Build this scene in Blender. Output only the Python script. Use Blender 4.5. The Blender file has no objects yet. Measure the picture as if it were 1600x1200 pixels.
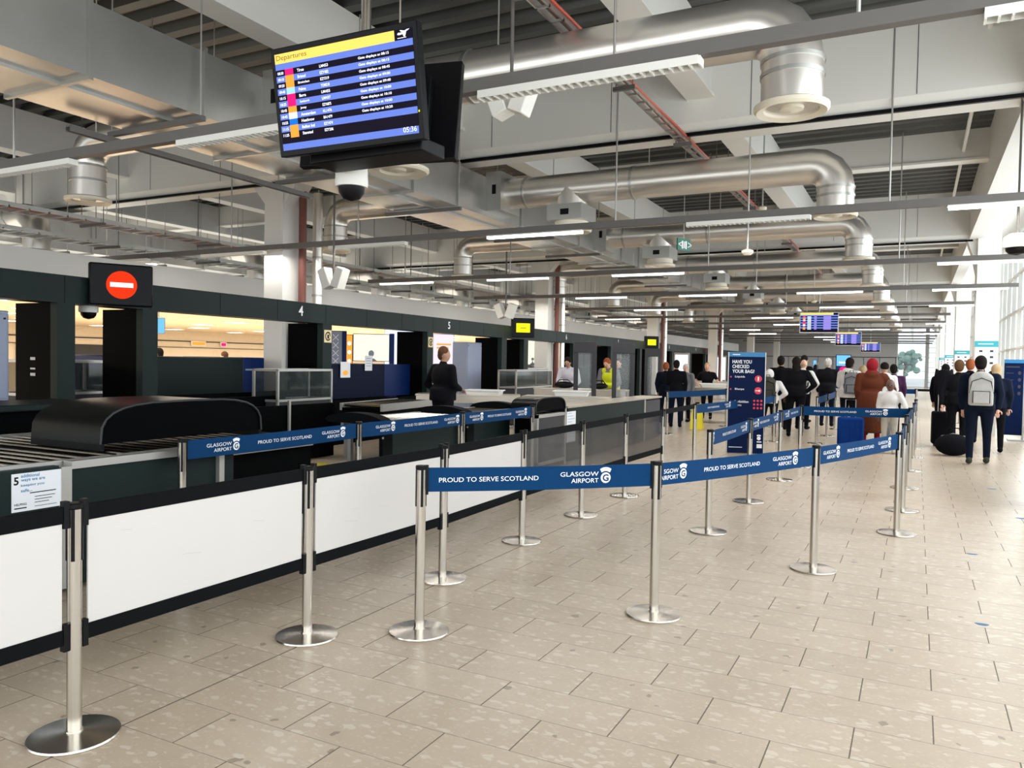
import bpy, bmesh, math, random
from mathutils import Vector, Matrix
random.seed(7)
PI = math.pi
SC = bpy.context.scene
COL = SC.collection

# ------------------------------------------------------------------ camera
def make_camera():
    f, yaw, pitch, roll, h = 1225.487, .476237, -.0291678, .0174214, 1.57
    fw = Vector((-math.sin(yaw)*math.cos(pitch), math.cos(yaw)*math.cos(pitch), math.sin(pitch)))
    r = Vector((math.cos(yaw), math.sin(yaw), 0)); u = r.cross(fw)
    c, s = math.cos(roll), math.sin(roll)
    r2 = c*r + s*u; u2 = -s*r + c*u
    cd = bpy.data.cameras.new('camera'); co = bpy.data.objects.new('camera', cd); COL.objects.link(co)
    m = Matrix.Identity(4)
    for i in range(3):
        m[i][0] = r2[i]; m[i][1] = u2[i]; m[i][2] = -fw[i]
    m[0][3], m[1][3], m[2][3] = 0, 0, h
    co.matrix_world = m
    cd.sensor_fit = 'HORIZONTAL'; cd.sensor_width = 36; cd.lens = f/1600*36
    cd.clip_start = .05; cd.clip_end = 400
    SC.camera = co
make_camera()

# ------------------------------------------------------------------ world, daylight and exposure
SC.view_settings.view_transform = 'Standard'
SC.view_settings.look = 'None'
SC.view_settings.gamma = 1
SC.view_settings.use_curve_mapping = False
SC.view_settings.exposure = 0.5
w = bpy.data.worlds.new('world'); SC.world = w; w.use_nodes = True
bg = w.node_tree.nodes['Background']
bg.inputs['Color'].default_value = (.86, .95, 1.0, 1); bg.inputs['Strength'].default_value = 1.25

def area(name, loc, rot, sx, sy, power, col=(1, 1, 1)):
    ld = bpy.data.lights.new(name, 'AREA'); ld.shape = 'RECTANGLE'; ld.size = sx; ld.size_y = sy
    ld.energy = power; ld.color = col
    o = bpy.data.objects.new(name, ld); COL.objects.link(o); o.location = loc; o.rotation_euler = rot
    return o
# daylight through the glazed wall on the right, four bays
for i, y in enumerate((2, 20, 38, 58)):
    area('window_daylight', (2.35, y, 3.0), (0, PI/2, 0), 4.6, 16, 380, (.92, .97, 1))
# added fill light from the unseen hall end behind the camera
area('rear_hall_fill', (-5, -5.5, 3.2), (PI/2, 0, 0), 15, 4.4, 240, (1, .97, .93))
# second sorting hall beyond the lanes
area('inner_hall_light', (-21, 22, 2.7), (0, 0, 0), 12, 50, 4600, (1, .92, .78))
# added fill brightening the roof over the inner hall, not cast by any fitting
area('inner_roof_fill', (-19, 28, 3.35), (PI, 0, 0), 9, 56, 1300, (1, .97, .90))

# ------------------------------------------------------------------ materials
def node(nt, t, **k):
    n = nt.nodes.new(t)
    for a, v in k.items(): setattr(n, a, v)
    return n
def mat(name, col, rough=.5, metal=0., var=.06, scale=6., bump=0., bscale=40., emit=None, estr=0., alpha=1., trans=0., stretch=None, spec=None):
    m = bpy.data.materials.new(name); m.use_nodes = True; nt = m.node_tree; L = nt.links
    b = nt.nodes['Principled BSDF']
    tc = node(nt, 'ShaderNodeTexCoord'); mp = node(nt, 'ShaderNodeMapping')
    L.new(tc.outputs['Object'], mp.inputs['Vector'])
    if stretch: mp.inputs['Scale'].default_value = stretch
    nz = node(nt, 'ShaderNodeTexNoise'); nz.inputs['Scale'].default_value = scale; nz.inputs['Detail'].default_value = 3
    L.new(mp.outputs['Vector'], nz.inputs['Vector'])
    cr = node(nt, 'ShaderNodeMix'); cr.data_type = 'RGBA'
    cr.inputs[6].default_value = tuple(max(0, c*(1-var)) for c in col)+(1,)
    cr.inputs[7].default_value = tuple(min(1, c*(1+var)) for c in col)+(1,)
    L.new(nz.outputs['Fac'], cr.inputs[0]); L.new(cr.outputs[2], b.inputs['Base Color'])
    b.inputs['Roughness'].default_value = rough; b.inputs['Metallic'].default_value = metal
    if spec is not None: b.inputs['Specular IOR Level'].default_value = spec
    if bump:
        n2 = node(nt, 'ShaderNodeTexNoise'); n2.inputs['Scale'].default_value = bscale
        L.new(mp.outputs['Vector'], n2.inputs['Vector'])
        bp = node(nt, 'ShaderNodeBump'); bp.inputs['Strength'].default_value = bump
        L.new(n2.outputs['Fac'], bp.inputs['Height']); L.new(bp.outputs['Normal'], b.inputs['Normal'])
    if emit:
        b.inputs['Emission Color'].default_value = tuple(emit)+(1,); b.inputs['Emission Strength'].default_value = estr
    b.inputs['Alpha'].default_value = alpha
    b.inputs['Transmission Weight'].default_value = trans
    return m
M = {}
M['steel'] = mat('brushed_steel', (.56, .525, .475), .2, 1, .05, 3, .02, 200, stretch=(1, 1, .05))
M['galv'] = mat('galvanised_duct_metal', (.50, .50, .48), .34, .85, .16, 2.2, .25, 3)
M['spiral'] = mat('spiral_duct_metal', (.76, .73, .68), .30, .85, .05, 4, .05, 5)
M['white'] = mat('white_painted_steel', (.78, .77, .72), .6, 0, .03, 1)
M['offwhite'] = mat('offwhite_paint', (.74, .73, .69), .7, 0, .04, 1)
M['cream'] = mat('cream_plastic', (.72, .66, .54), .5)
M['deck'] = mat('galvanised_roof_deck', (.085, .088, .085), .38, .7, .10, 3)
M['trunk'] = mat('grey_painted_trunking', (.13, .122, .115), .5, .1)
M['dark'] = mat('black_rubber', (.0045, .005, .006), .7, spec=.05)
M['black'] = mat('black_plastic', (.004, .004, .005), .4, spec=.15)
M['green'] = mat('dark_green_laminate', (.009, .019, .018), .5, 0, .12, 2, spec=.15)
M['reveal'] = mat('black_laminate', (.0012, .0014, .0018), .6, spec=.03)
M['blue'] = mat('navy_belt_webbing', (.0015, .036, .115), .7, 0, .05, 30, .05, 300, spec=.1)
M['signblue'] = mat('navy_sign_print', (.0015, .009, .048), .5, spec=.08)
M['skyblue'] = mat('light_blue_print', (.01, .18, .42), .4)
M['navy'] = mat('navy_machine_panel', (.003, .015, .09), .4, spec=.2)
M['print'] = mat('white_print', (.85, .86, .88), .5)
M['banner'] = mat('white_acrylic_panel', (.58, .55, .525), .35, 0, .02, 1)
M['paper'] = mat('paper', (.78, .80, .84), .7)
M['alu'] = mat('aluminium_frame', (.46, .45, .43), .4, .6)
M['bench'] = mat('steel_bench_top', (.60, .54, .46), .3, .7)
M['grey'] = mat('grey_laminate', (.045, .045, .05), .5, spec=.2)
M['bluegrey'] = mat('blue_grey_machine_paint', (.25, .29, .40), .45)
M['yellow'] = mat('yellow_sign_plastic', (.85, .72, .02), .5)
M['palegold'] = mat('pale_yellow_sign', (.72, .60, .33), .5)
M['red'] = mat('red_conduit', (.55, .08, .03), .5)
M['redbrown'] = mat('red_oxide_pipe', (.16, .045, .03), .5)
M['signgreen'] = mat('green_sign', (.01, .16, .10), .4)
M['teal'] = mat('teal_sign', (.02, .32, .38), .5)
M['concrete'] = mat('pale_render', (.50, .50, .50), .8, 0, .05, 1)
M['warmwall'] = mat('warm_cream_wall', (.78, .69, .54), .8)
M['tube'] = mat('lit_fluorescent_diffuser', (.9, .9, .9), .5, emit=(1, .97, .92), estr=7)
M['panel'] = mat('lit_ceiling_panel', (.9, .9, .9), .5, emit=(1, .94, .84), estr=9)
M['black_chips'] = mat('dark_chip', (.06, .05, .04), .5)
M['stain'] = mat('blue_paint_mark', (.06, .16, .34), .6)
M['skin1'] = mat('fair_skin', (.62, .36, .26), .55)
M['skin2'] = mat('dark_skin', (.10, .05, .032), .5)
M['skin3'] = mat('tan_skin', (.40, .22, .14), .55)
def emis(name, col, s): return mat(name, tuple(c*.1 for c in col), .5, emit=col, estr=s, var=0, spec=.05)
M['e_black'] = emis('screen_black', (.006, .004, .012), 1)
M['e_blue'] = emis('screen_blue', (.12, .19, .60), 1.0)
M['e_yellow'] = emis('screen_yellow', (.95, .62, .12), 1.0)
M['e_white'] = emis('screen_white', (.85, .88, 1), 1.1)
M['e_mag'] = emis('screen_magenta', (.80, .01, .17), 1.0)
M['e_orange'] = emis('screen_orange', (.95, .32, .04), 1.0)
M['e_lblue'] = emis('screen_pale_blue', (.32, .62, .80), 1.0)
M['e_dblue'] = emis('screen_deep_blue', (.01, .15, .60), 1.0)
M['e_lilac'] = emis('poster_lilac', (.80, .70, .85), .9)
M['e_red'] = emis('lit_red', (1, .028, .004), 1.1)
M['e_lime'] = emis('lit_yellow', (.88, .88, .01), 1.1)
M['e_purple'] = emis('screen_purple', (.32, .25, .75), 1.0)
M['e_cream'] = emis('backlit_cream', (.80, .82, .60), 1.0)
M['e_pale'] = emis('backlit_pale', (.75, .86, 1.0), 1.1)
M['e_dark'] = emis('screen_text_dark', (.10, .07, .03), 1.0)
M['e_cyan'] = emis('backlit_blue', (.16, .50, .85), .9)

def glassmat(name, col, alpha, rough=.05):
    m = mat(name, col, rough, 0, 0, alpha=alpha); return m
M['plexi'] = glassmat('smoky_acrylic', (.05, .05, .055), .55, .08)
M['hoodglass'] = mat('dark_tinted_acrylic', (.004, .005, .005), .35, 0, 0, alpha=.94, spec=.12)
M['glass'] = glassmat('window_glass', (.80, .88, .92), .10, .02)
M['caseglass'] = glassmat('case_glass', (.04, .05, .05), .5, .05)

def floor_material():
    m = bpy.data.materials.new('terrazzo_floor_tiles'); m.use_nodes = True; nt = m.node_tree; L = nt.links
    b = nt.nodes['Principled BSDF']
    tc = node(nt, 'ShaderNodeTexCoord'); sep = node(nt, 'ShaderNodeSeparateXYZ'); L.new(tc.outputs['Object'], sep.inputs[0])
    def mth(op, a, bb=None, c=None):
        n = node(nt, 'ShaderNodeMath', operation=op)
        for i, v in enumerate((a, bb, c)):
            if v is None: continue
            if isinstance(v, (int, float)): n.inputs[i].default_value = v
            else: L.new(v, n.inputs[i])
        return n.outputs[0]
    RH, RW = .3055, .61
    yr = mth('DIVIDE', mth('SUBTRACT', sep.outputs['Y'], 3.083-.3055*60), RH)
    row = mth('FLOOR', yr); fy = mth('FRACT', yr)
    par = mth('MODULO', row, 2)
    xs = mth('DIVIDE', mth('ADD', mth('SUBTRACT', sep.outputs['X'], -1.113-.61*100), mth('MULTIPLY', par, RW/2)), RW)
    colm = mth('FLOOR', xs); fx = mth('FRACT', xs)
    ey = mth('MULTIPLY', mth('MINIMUM', fy, mth('SUBTRACT', 1, fy)), RH)
    ex = mth('MULTIPLY', mth('MINIMUM', fx, mth('SUBTRACT', 1, fx)), RW)
    jy = mth('LESS_THAN', ey, .0020); jx = mth('LESS_THAN', ex, .0029)
    sx = mth('LESS_THAN', mth('ABSOLUTE', mth('SUBTRACT', sep.outputs['X'], -2.945)), .004)
    joint = mth('MAXIMUM', mth('MAXIMUM', mth('MULTIPLY', jy, .7), mth('MULTIPLY', jx, .95)), sx)
    # per tile tone
    cmb = node(nt, 'ShaderNodeCombineXYZ'); L.new(colm, cmb.inputs[0]); L.new(row, cmb.inputs[1])
    wn = node(nt, 'ShaderNodeTexWhiteNoise'); wn.noise_dimensions = '2D'; L.new(cmb.outputs[0], wn.inputs['Vector'])
    # chips
    off = node(nt, 'ShaderNodeVectorMath', operation='MULTIPLY_ADD')
    L.new(wn.outputs['Color'], off.inputs[0]); off.inputs[1].default_value = (7, 7, 0); L.new(tc.outputs['Object'], off.inputs[2])
    nzw = node(nt, 'ShaderNodeTexNoise'); nzw.inputs['Scale'].default_value = 22; L.new(off.outputs[0], nzw.inputs['Vector'])
    add = node(nt, 'ShaderNodeVectorMath', operation='MULTIPLY_ADD'); L.new(nzw.outputs['Color'], add.inputs[0]); add.inputs[1].default_value = (.055, .055, 0); L.new(off.outputs[0], add.inputs[2])
    def chips(scale, thr, soft, stretch):
        mp = node(nt, 'ShaderNodeMapping'); mp.inputs['Scale'].default_value = stretch; L.new(add.outputs[0], mp.inputs['Vector'])
        v = node(nt, 'ShaderNodeTexVoronoi'); v.inputs['Scale'].default_value = scale; L.new(mp.outputs[0], v.inputs['Vector'])
        s = node(nt, 'ShaderNodeSeparateColor'); L.new(v.outputs['Color'], s.inputs[0])
        big = mth('MULTIPLY', s.outputs[0], thr)
        return mth('MINIMUM', 1, mth('MULTIPLY', mth('MAXIMUM', 0, mth('SUBTRACT', big, v.outputs['Distance'])), soft)), s
    c1, s1 = chips(21, .52, 12, (.65, 1.4, 1)); c2, s2 = chips(55, .58, 9, (.75, 1.3, 1)); c3, s3 = chips(13, .34, 30, (1, 1, 1))
    rare = mth('GREATER_THAN', s3.outputs[1], .90)
    base = node(nt, 'ShaderNodeMix'); base.data_type = 'RGBA'
    base.inputs[6].default_value = (.52, .42, .31, 1); base.inputs[7].default_value = (.58, .475, .355, 1); L.new(wn.outputs['Value'], base.inputs[0])
    big = node(nt, 'ShaderNodeTexNoise'); big.inputs['Scale'].default_value = 7; big.inputs['Detail'].default_value = 5; L.new(add.outputs[0], big.inputs['Vector'])
    def mix(a, fac, col, k=1.):
        n = node(nt, 'ShaderNodeMix'); n.data_type = 'RGBA'; L.new(a, n.inputs[6]); n.inputs[7].default_value = col
        L.new(mth('MULTIPLY', fac, k), n.inputs[0]); return n.outputs[2]
    c = mix(base.outputs[2], big.outputs['Fac'], (.40, .315, .23, 1), .55)
    c = mix(c, c2, (.64, .555, .45, 1), .33)
    c = mix(c, c1, (.70, .62, .52, 1), .55)
    c = mix(c, mth('MULTIPLY', c3, rare), (.16, .12, .09, 1), .6)
    c = mix(c, joint, (.05, .035, .025, 1), .85)
    L.new(c, b.inputs['Base Color'])
    b.inputs['Roughness'].default_value = .30
    rn = mth('ADD', .24, mth('MULTIPLY', big.outputs['Fac'], .14)); L.new(mth('MAXIMUM', rn, mth('MULTIPLY', joint, .8)), b.inputs['Roughness'])
    b.inputs['Specular IOR Level'].default_value = .55
    return m
M['floor'] = floor_material()

# ------------------------------------------------------------------ mesh helpers
class MB:
    def __init__(s): s.v = []; s.f = []; s.c = []
    def mark(s): s.c.append((len(s.v), len(s.f))); return s
    def add(s, vs, fs):
        s.mark(); n = len(s.v); s.v += [tuple(v) for v in vs]; s.f += [tuple(i+n for i in f) for f in fs]; return s
    def box(s, x0, x1, y0, y1, z0, z1):
        vs = [(x, y, z) for x in (x0, x1) for y in (y0, y1) for z in (z0, z1)]
        return s.add(vs, [(0, 1, 3, 2), (4, 6, 7, 5), (0, 4, 5, 1), (2, 3, 7, 6), (0, 2, 6, 4), (1, 5, 7, 3)])
    def cbox(s, c, sz, rz=0., ry=0., rx=0.):
        R = Matrix.Rotation(rz, 3, 'Z') @ Matrix.Rotation(ry, 3, 'Y') @ Matrix.Rotation(rx, 3, 'X')
        vs = [Vector(c)+R @ Vector((x*sz[0]/2, y*sz[1]/2, z*sz[2]/2)) for x in (-1, 1) for y in (-1, 1) for z in (-1, 1)]
        return s.add(vs, [(0, 1, 3, 2), (4, 6, 7, 5), (0, 4, 5, 1), (2, 3, 7, 6), (0, 2, 6, 4), (1, 5, 7, 3)])
    def tube(s, pts, r, seg=12, caps=True):
        s.mark(); pts = [Vector(p) for p in pts]; rs = r if isinstance(r, (list, tuple)) else [r]*len(pts)
        n0 = len(s.v); ring = None
        up = None
        for i, p in enumerate(pts):
            d = (pts[min(i+1, len(pts)-1)]-pts[max(i-1, 0)]).normalized()
            if up is None: up = Vector((0, 0, 1)) if abs(d.z) < .9 else Vector((1, 0, 0))
            a = d.cross(up).normalized(); b2 = a.cross(d).normalized(); up = b2
            s.v += [tuple(p+rs[i]*(math.cos(t)*a+math.sin(t)*b2)) for t in (2*PI*k/seg for k in range(seg))]
        for i in range(len(pts)-1):
            for k in range(seg):
                a0 = n0+i*seg+k; a1 = n0+i*seg+(k+1) % seg
                s.f.append((a0, a1, a1+seg, a0+seg))
        if caps:
            s.f.append(tuple(n0+k for k in range(seg))[::-1]); m = n0+(len(pts)-1)*seg; s.f.append(tuple(m+k for k in range(seg)))
        return s
    def lathe(s, c, prof, seg=32):
        s.mark(); n0 = len(s.v)
        for r, z in prof:
            s.v += [(c[0]+r*math.cos(2*PI*k/seg), c[1]+r*math.sin(2*PI*k/seg), c[2]+z) for k in range(seg)]
        for i in range(len(prof)-1):
            for k in range(seg):
                a0 = n0+i*seg+k; a1 = n0+i*seg+(k+1) % seg; s.f.append((a0, a1, a1+seg, a0+seg))
        if prof[0][0] > 1e-4: s.f.append(tuple(n0+k for k in range(seg))[::-1])
        m = n0+(len(prof)-1)*seg
        if prof[-1][0] > 1e-4: s.f.append(tuple(m+k for k in range(seg)))
        return s
    def sphere(s, c, r, seg=16, rings=10, M3=None):
        s.mark(); n0 = len(s.v); R = r if isinstance(r, (list, tuple)) else (r, r, r); cc = Vector(c)
        def T(x, y, z):
            q = Vector((x*R[0], y*R[1], z*R[2]))
            return tuple(cc+(M3 @ q if M3 else q))
        s.v.append(T(0, 0, -1))
        for i in range(1, rings):
            t = -PI/2+PI*i/rings
            s.v += [T(math.cos(t)*math.cos(2*PI*k/seg), math.cos(t)*math.sin(2*PI*k/seg), math.sin(t)) for k in range(seg)]
        s.v.append(T(0, 0, 1)); e = len(s.v)-1
        for k in range(seg): s.f.append((n0, n0+1+(k+1) % seg, n0+1+k))
        for i in range(rings-2):
            for k in range(seg):
                a = n0+1+i*seg+k; b2 = n0+1+i*seg+(k+1) % seg; s.f.append((a, b2, b2+seg, a+seg))
        m = n0+1+(rings-2)*seg
        for k in range(seg): s.f.append((e, m+k, m+(k+1) % seg))
        return s
    def capsule(s, a, b, ra, rb, seg=14, sq=None):
        a, b = Vector(a), Vector(b); d = (b-a); L = d.length; dn = d.normalized()
        pts, rs = [], []
        for t in (80, 60, 35, 10): pts.append(a-dn*ra*math.sin(math.radians(t))); rs.append(ra*math.cos(math.radians(t)))
        for k in range(0, 4): pts.append(a+d*k/3); rs.append(ra+(rb-ra)*k/3)
        for t in (10, 35, 60, 80): pts.append(b+dn*rb*math.sin(math.radians(t))); rs.append(rb*math.cos(math.radians(t)))
        return s.tube(pts, rs, seg)
    def prism(s, poly, axis, a, b):
        n = len(poly)
        def P3(u, v, w):
            return {'x': (w, u, v), 'y': (u, w, v), 'z': (u, v, w)}[axis]
        vs = [P3(u, v, a) for u, v in poly]+[P3(u, v, b) for u, v in poly]
        fs = [tuple(range(n))[::-1], tuple(range(n, 2*n))]+[(i, (i+1) % n, (i+1) % n+n, i+n) for i in range(n)]
        return s.add(vs, fs)

def finish_mesh(name, vs, fs, mt):
    me = bpy.data.meshes.new(name); me.from_pydata(vs, [], fs); me.materials.append(mt)
    bm = bmesh.new(); bm.from_mesh(me); bmesh.ops.recalc_face_normals(bm, faces=bm.faces); bm.to_mesh(me); bm.free()
    for p in me.polygons: p.use_smooth = True
    me.set_sharp_from_angle(angle=math.radians(32))
    return me
def obj(name, mb, mt, parent=None, world=True, loc=None, bevel=0):
    if isinstance(mt, str): mt = M[mt]
    org = Vector((0, 0, 0))
    if parent is not None and world:
        q = parent
        while q is not None: org += q.location; q = q.parent
    if loc is not None: org = Vector(loc)
    vs = [tuple(Vector(v)-org) for v in mb.v]
    o = bpy.data.objects.new(name, finish_mesh(name, vs, mb.f, mt)); COL.objects.link(o)
    if loc is not None: o.location = loc
    if parent is not None: o.parent = parent
    if bevel:
        bv = o.modifiers.new('bevel', 'BEVEL'); bv.width = bevel; bv.segments = 2; bv.limit_method = 'ANGLE'
    return o
def objs(name, mb, mt, parent=None, world=True, bevel=0, group=1):
    """one object per primitive of the builder (or per run of `group` primitives)"""
    out = []; cs = mb.c+[(len(mb.v), len(mb.f))]
    for i in range(0, len(mb.c), group):
        (v0, f0), (v1, f1) = cs[i], cs[min(i+group, len(mb.c))]
        m = MB(); m.v = mb.v[v0:v1]; m.f = [tuple(q-v0 for q in f_) for f_ in mb.f[f0:f1]]
        out.append(obj(name, m, mt, parent, world, bevel=bevel))
    return out
def tag(o, label=None, cat=None, group=None, kind=None):
    if label: o['label'] = label
    if cat: o['category'] = cat
    if group: o['group'] = group
    if kind: o['kind'] = kind
    return o
def thing(name, label, cat, loc=(0, 0, 0), rz=0., group=None):
    o = bpy.data.objects.new(name, None); COL.objects.link(o); o.location = loc; o.rotation_euler = (0, 0, rz)
    o.empty_display_size = .1
    return tag(o, label, cat, group)
def struct(name, mb, mt, parent=None):
    o = obj(name, mb, mt, parent)
    if parent is None: o['kind'] = 'structure'
    return o
def copy_tree(o, parent=None):
    c = o.copy(); COL.objects.link(c); c.parent = parent
    for ch in list(o.children): copy_tree(ch, c)
    return c

# text as meshes: returns verts/faces in the local x (right) / y (up) plane, scaled to a width or height
_tc = {}
def text_geo(s, bold=0.0, align='LEFT', spacing=1.0):
    key = (s, bold, align)
    if key in _tc: return _tc[key]
    cu = bpy.data.curves.new('t', 'FONT'); cu.body = s; cu.align_x = align; cu.offset = bold; cu.resolution_u = 3; cu.space_line = spacing
    o = bpy.data.objects.new('t', cu); COL.objects.link(o)
    dg = bpy.context.evaluated_depsgraph_get(); me = bpy.data.meshes.new_from_object(o.evaluated_get(dg))
    vs = [tuple(v.co) for v in me.vertices]; fs = [tuple(p.vertices) for p in me.polygons]
    bpy.data.objects.remove(o); bpy.data.curves.remove(cu); bpy.data.meshes.remove(me)
    _tc[key] = (vs, fs); return vs, fs
def put_text(mb, s, org, ux, uy, width=None, height=None, bold=0.0, th=.0):
    """lay string with its lower-left corner at org; ux, uy unit vectors"""
    vs, fs = text_geo(s, bold)
    if not vs: return mb
    x0 = min(v[0] for v in vs); x1 = max(v[0] for v in vs); y0 = min(v[1] for v in vs); y1 = max(v[1] for v in vs)
    ky = (height/(y1-y0)) if height else None; kx = (width/(x1-x0)) if width else None
    kx = kx or ky; ky = ky or kx
    org, ux, uy = Vector(org), Vector(ux), Vector(uy)
    return mb.add([org+ux*((v[0]-x0)*kx)+uy*((v[1]-y0)*ky) for v in vs], fs)
def flat(name, mb, mt, parent):
    """thin printed layer: keep normals as given"""
    return obj(name, mb, mt, parent)

def logo_geo(mbw, mbb, org, ux, uy, h, n):
    """round G emblem with a curved cap over it; org is lower-left of the emblem, h its full height"""
    org, ux, uy, n = Vector(org), Vector(ux), Vector(uy), Vector(n)
    r = h*.33; c = org+ux*(h*.34)+uy*r
    vs = [c+(ux*math.cos(t)+uy*math.sin(t))*r for t in (2*PI*k/24 for k in range(24))]
    mbw.add(vs, [tuple(range(24))])
    # cap
    cap = []
    for k in range(9):
        t = math.radians(125-70*k/8); cap.append(c+ux*math.cos(t)*h*.66+uy*math.sin(t)*h*.66)
    for k in range(9):
        t = math.radians(50+80*k/8); cap.append(c+ux*math.cos(t)*h*.42+uy*math.sin(t)*h*.42)
    mbw.add(cap, [tuple(range(18))])
    put_text(mbb, 'G', c-ux*r*.62-uy*r*.66+n*.0008, ux, uy, width=r*1.22, height=r*1.32, bold=.03)

# ------------------------------------------------------------------ the setting
FX0, FX1, FY0, FY1 = -33., 2.6, -6., 72.
struct('floor', MB().box(FX0-.3, FX1+.3, FY0-.3, FY1+.3, -.2, 0), 'floor')
# roof deck with trapezoid ribs running across the hall
mb = MB(); prof = []
y = FY0; P_ = .40; zt = 5.82
while y < FY1:
    prof += [(y, zt), (y+.15, zt), (y+.20, zt+.11), (y+.35, zt+.11)]; y += P_
vs = [(x, a, b) for a, b in prof for x in (FX0, FX1)]
mb.add(vs, [(2*i, 2*i+1, 2*i+3, 2*i+2) for i in range(len(prof)-1)])
mb.box(FX0, FX1, FY0, FY1, zt+.12, zt+.3)
struct('ceiling', mb, 'deck')
struct('wall_left', MB().box(FX0-.3, FX0, FY0, FY1, 0, 6.1), 'warmwall')

# far end wall: grey panelled wall with bulkhead, glazed bays on the right
mb = MB().box(FX0, -1.5, FY1, FY1+.3, 0, 6.1).box(.62, .78, FY1, FY1+.3, 0, 6.1).box(-1.5, FX1, FY1, FY1+.3, 5.0, 6.1).box(1.5, FX1, FY1, FY1+.3, 0, 6.1)
struct('wall_end', mb, 'concrete')
mb = MB()
for i in range(26): mb.box(-1.6-i*1.2, -1.57-i*1.2, FY1-.03, FY1, 0, 2.4)
mb.box(FX0, -1.5, FY1-.05, FY1, 2.38, 2.44)
struct('trim_1', mb, 'grey')
def window(n, x0, x1, rows):
    g = MB().box(x0, x1, FY1+.12, FY1+.14, 0, 5.0)
    g = struct('window_%d' % n, g, 'glass')
    f = MB()
    for z in rows: f.box(x0, x1, FY1+.06, FY1+.2, z-.02, z+.02)
    f.box(x0, x0+.06, FY1+.06, FY1+.2, 0, 5).box(x1-.06, x1, FY1+.06, FY1+.2, 0, 5)
    obj('window_frame', f, 'white', g)
window(1, -1.5, .62, (.03, 1.3, 2.5, 3.7))
window(2, .78, 1.5, [.4*i+.03 for i in range(13)])

# glazed wall on the right
f = MB(); W = FX1
for i in range(53): f.box(W-.06, W+.04, FY0+i*1.5-.03, FY0+i*1.5+.03, 0, 5.8)
for z in (.05, 1.1, 2.2, 3.3, 4.4, 5.5): f.box(W-.05, W+.03, FY0, FY1, z-.03, z+.03)
g = struct('window_3', MB().box(W, W+.012, FY0, FY1, 0, 5.8), 'glass')
obj('window_frame', f, 'white', g)
struct('baseboard_right', MB().box(W-.1, W-.06, FY0, FY1, 0, .12), 'white')

# outside: pale apron ground and one tree beyond the end glazing
struct('ground', MB().box(-30, 40, FY1+.5, 140, -.25, -.1).box(FX1+.4, 40, FY0, FY1+.5, -.25, -.1), 'concrete')
t = thing('tree', 'hazy green tree outside the far end window', 'tree', (-1.2, 95, -.1))
m = MB()
for _ in range(90): m.sphere((-1.5+random.gauss(0, .75), 95+random.uniform(-.8, .8), 2.3+random.gauss(0, .55)), random.uniform(.15, .38), 8, 6)
M['leaf'] = mat('leaves', (.14, .26, .22), .8, 0, .4, 3, .6, 9)
obj('foliage', m, 'leaf', t); obj('trunk', MB().tube([(-1.2, 95, -.1), (-1.2, 95, 2.4)], [.16, .09], 8), 'redbrown', t)

# roof beams
BY = [10.43+11.3*k for k in range(-1, 6)]
ordn = ['nearest', 'second', 'third', 'fourth', 'fifth', 'sixth', 'seventh', 'eighth', 'ninth', 'tenth', 'eleventh', 'twelfth', 'thirteenth', 'fourteenth', 'fifteenth', 'sixteenth', 'farthest']
for k, y in enumerate(BY):
    poly = [(y, 4.78), (y+.10, 4.67), (y+.58, 4.67), (y+.68, 4.78), (y+.68, 5.82), (y, 5.82)]
    b = struct('trim_%d' % (10+k), MB().prism(poly, 'x', FX0, 1.3), 'white')
    s = MB()
    x = FX0+.6
    while x < 1.2: s.box(x, x+.008, y-.004, y+.01, 4.79, 5.8); x += 1.9
    obj('panel_joint', s, 'grey', b)
    p = MB().tube([(FX0+2, y+.80, 4.95), (1.0, y+.80, 4.95)], .045, 10)
    obj('conduit_pipe', p, 'cream', b)
    c = MB().box(FX0, 1.1, y+.05, y+.10, 4.625, 4.67)
    obj('cable_run', c, 'black', b)
for k in range(6):
    y = 16.15+11.3*(k-1)
    struct('trim_%d' % (20+k), MB().box(FX0, 1.3, y, y+.25, 5.30, 5.82).box(FX0, 1.3, y-.03, y+.28, 5.27, 5.31), 'white')
# long beams along the hall
for k, x in enumerate((-29.4, -25.6, -21.8, -18., -14.2, -6.45, -2.65)):
    struct('trim_%d' % (30+k), MB().box(x-.14, x+.14, FY0, FY1, 5.12, 5.82).box(x-.18, x+.18, FY0, FY1, 5.08, 5.13), 'offwhite')
struct('trim_40', MB().box(1.02, 1.32, FY0, FY1, 4.67, 5.82).box(1.32, 2.6, FY0, FY1, 5.66, 5.82), 'offwhite')
# perimeter sprinkler pipe under the deck by the window beam
tag(obj('sprinkler_pipe', MB().tube([(.62, FY0+1, 5.45), (.62, FY1-1, 5.45)], .03, 8), 'white'), 'thin white pipe running lengthwise under the roof deck near the glazed wall', 'pipe')
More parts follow.
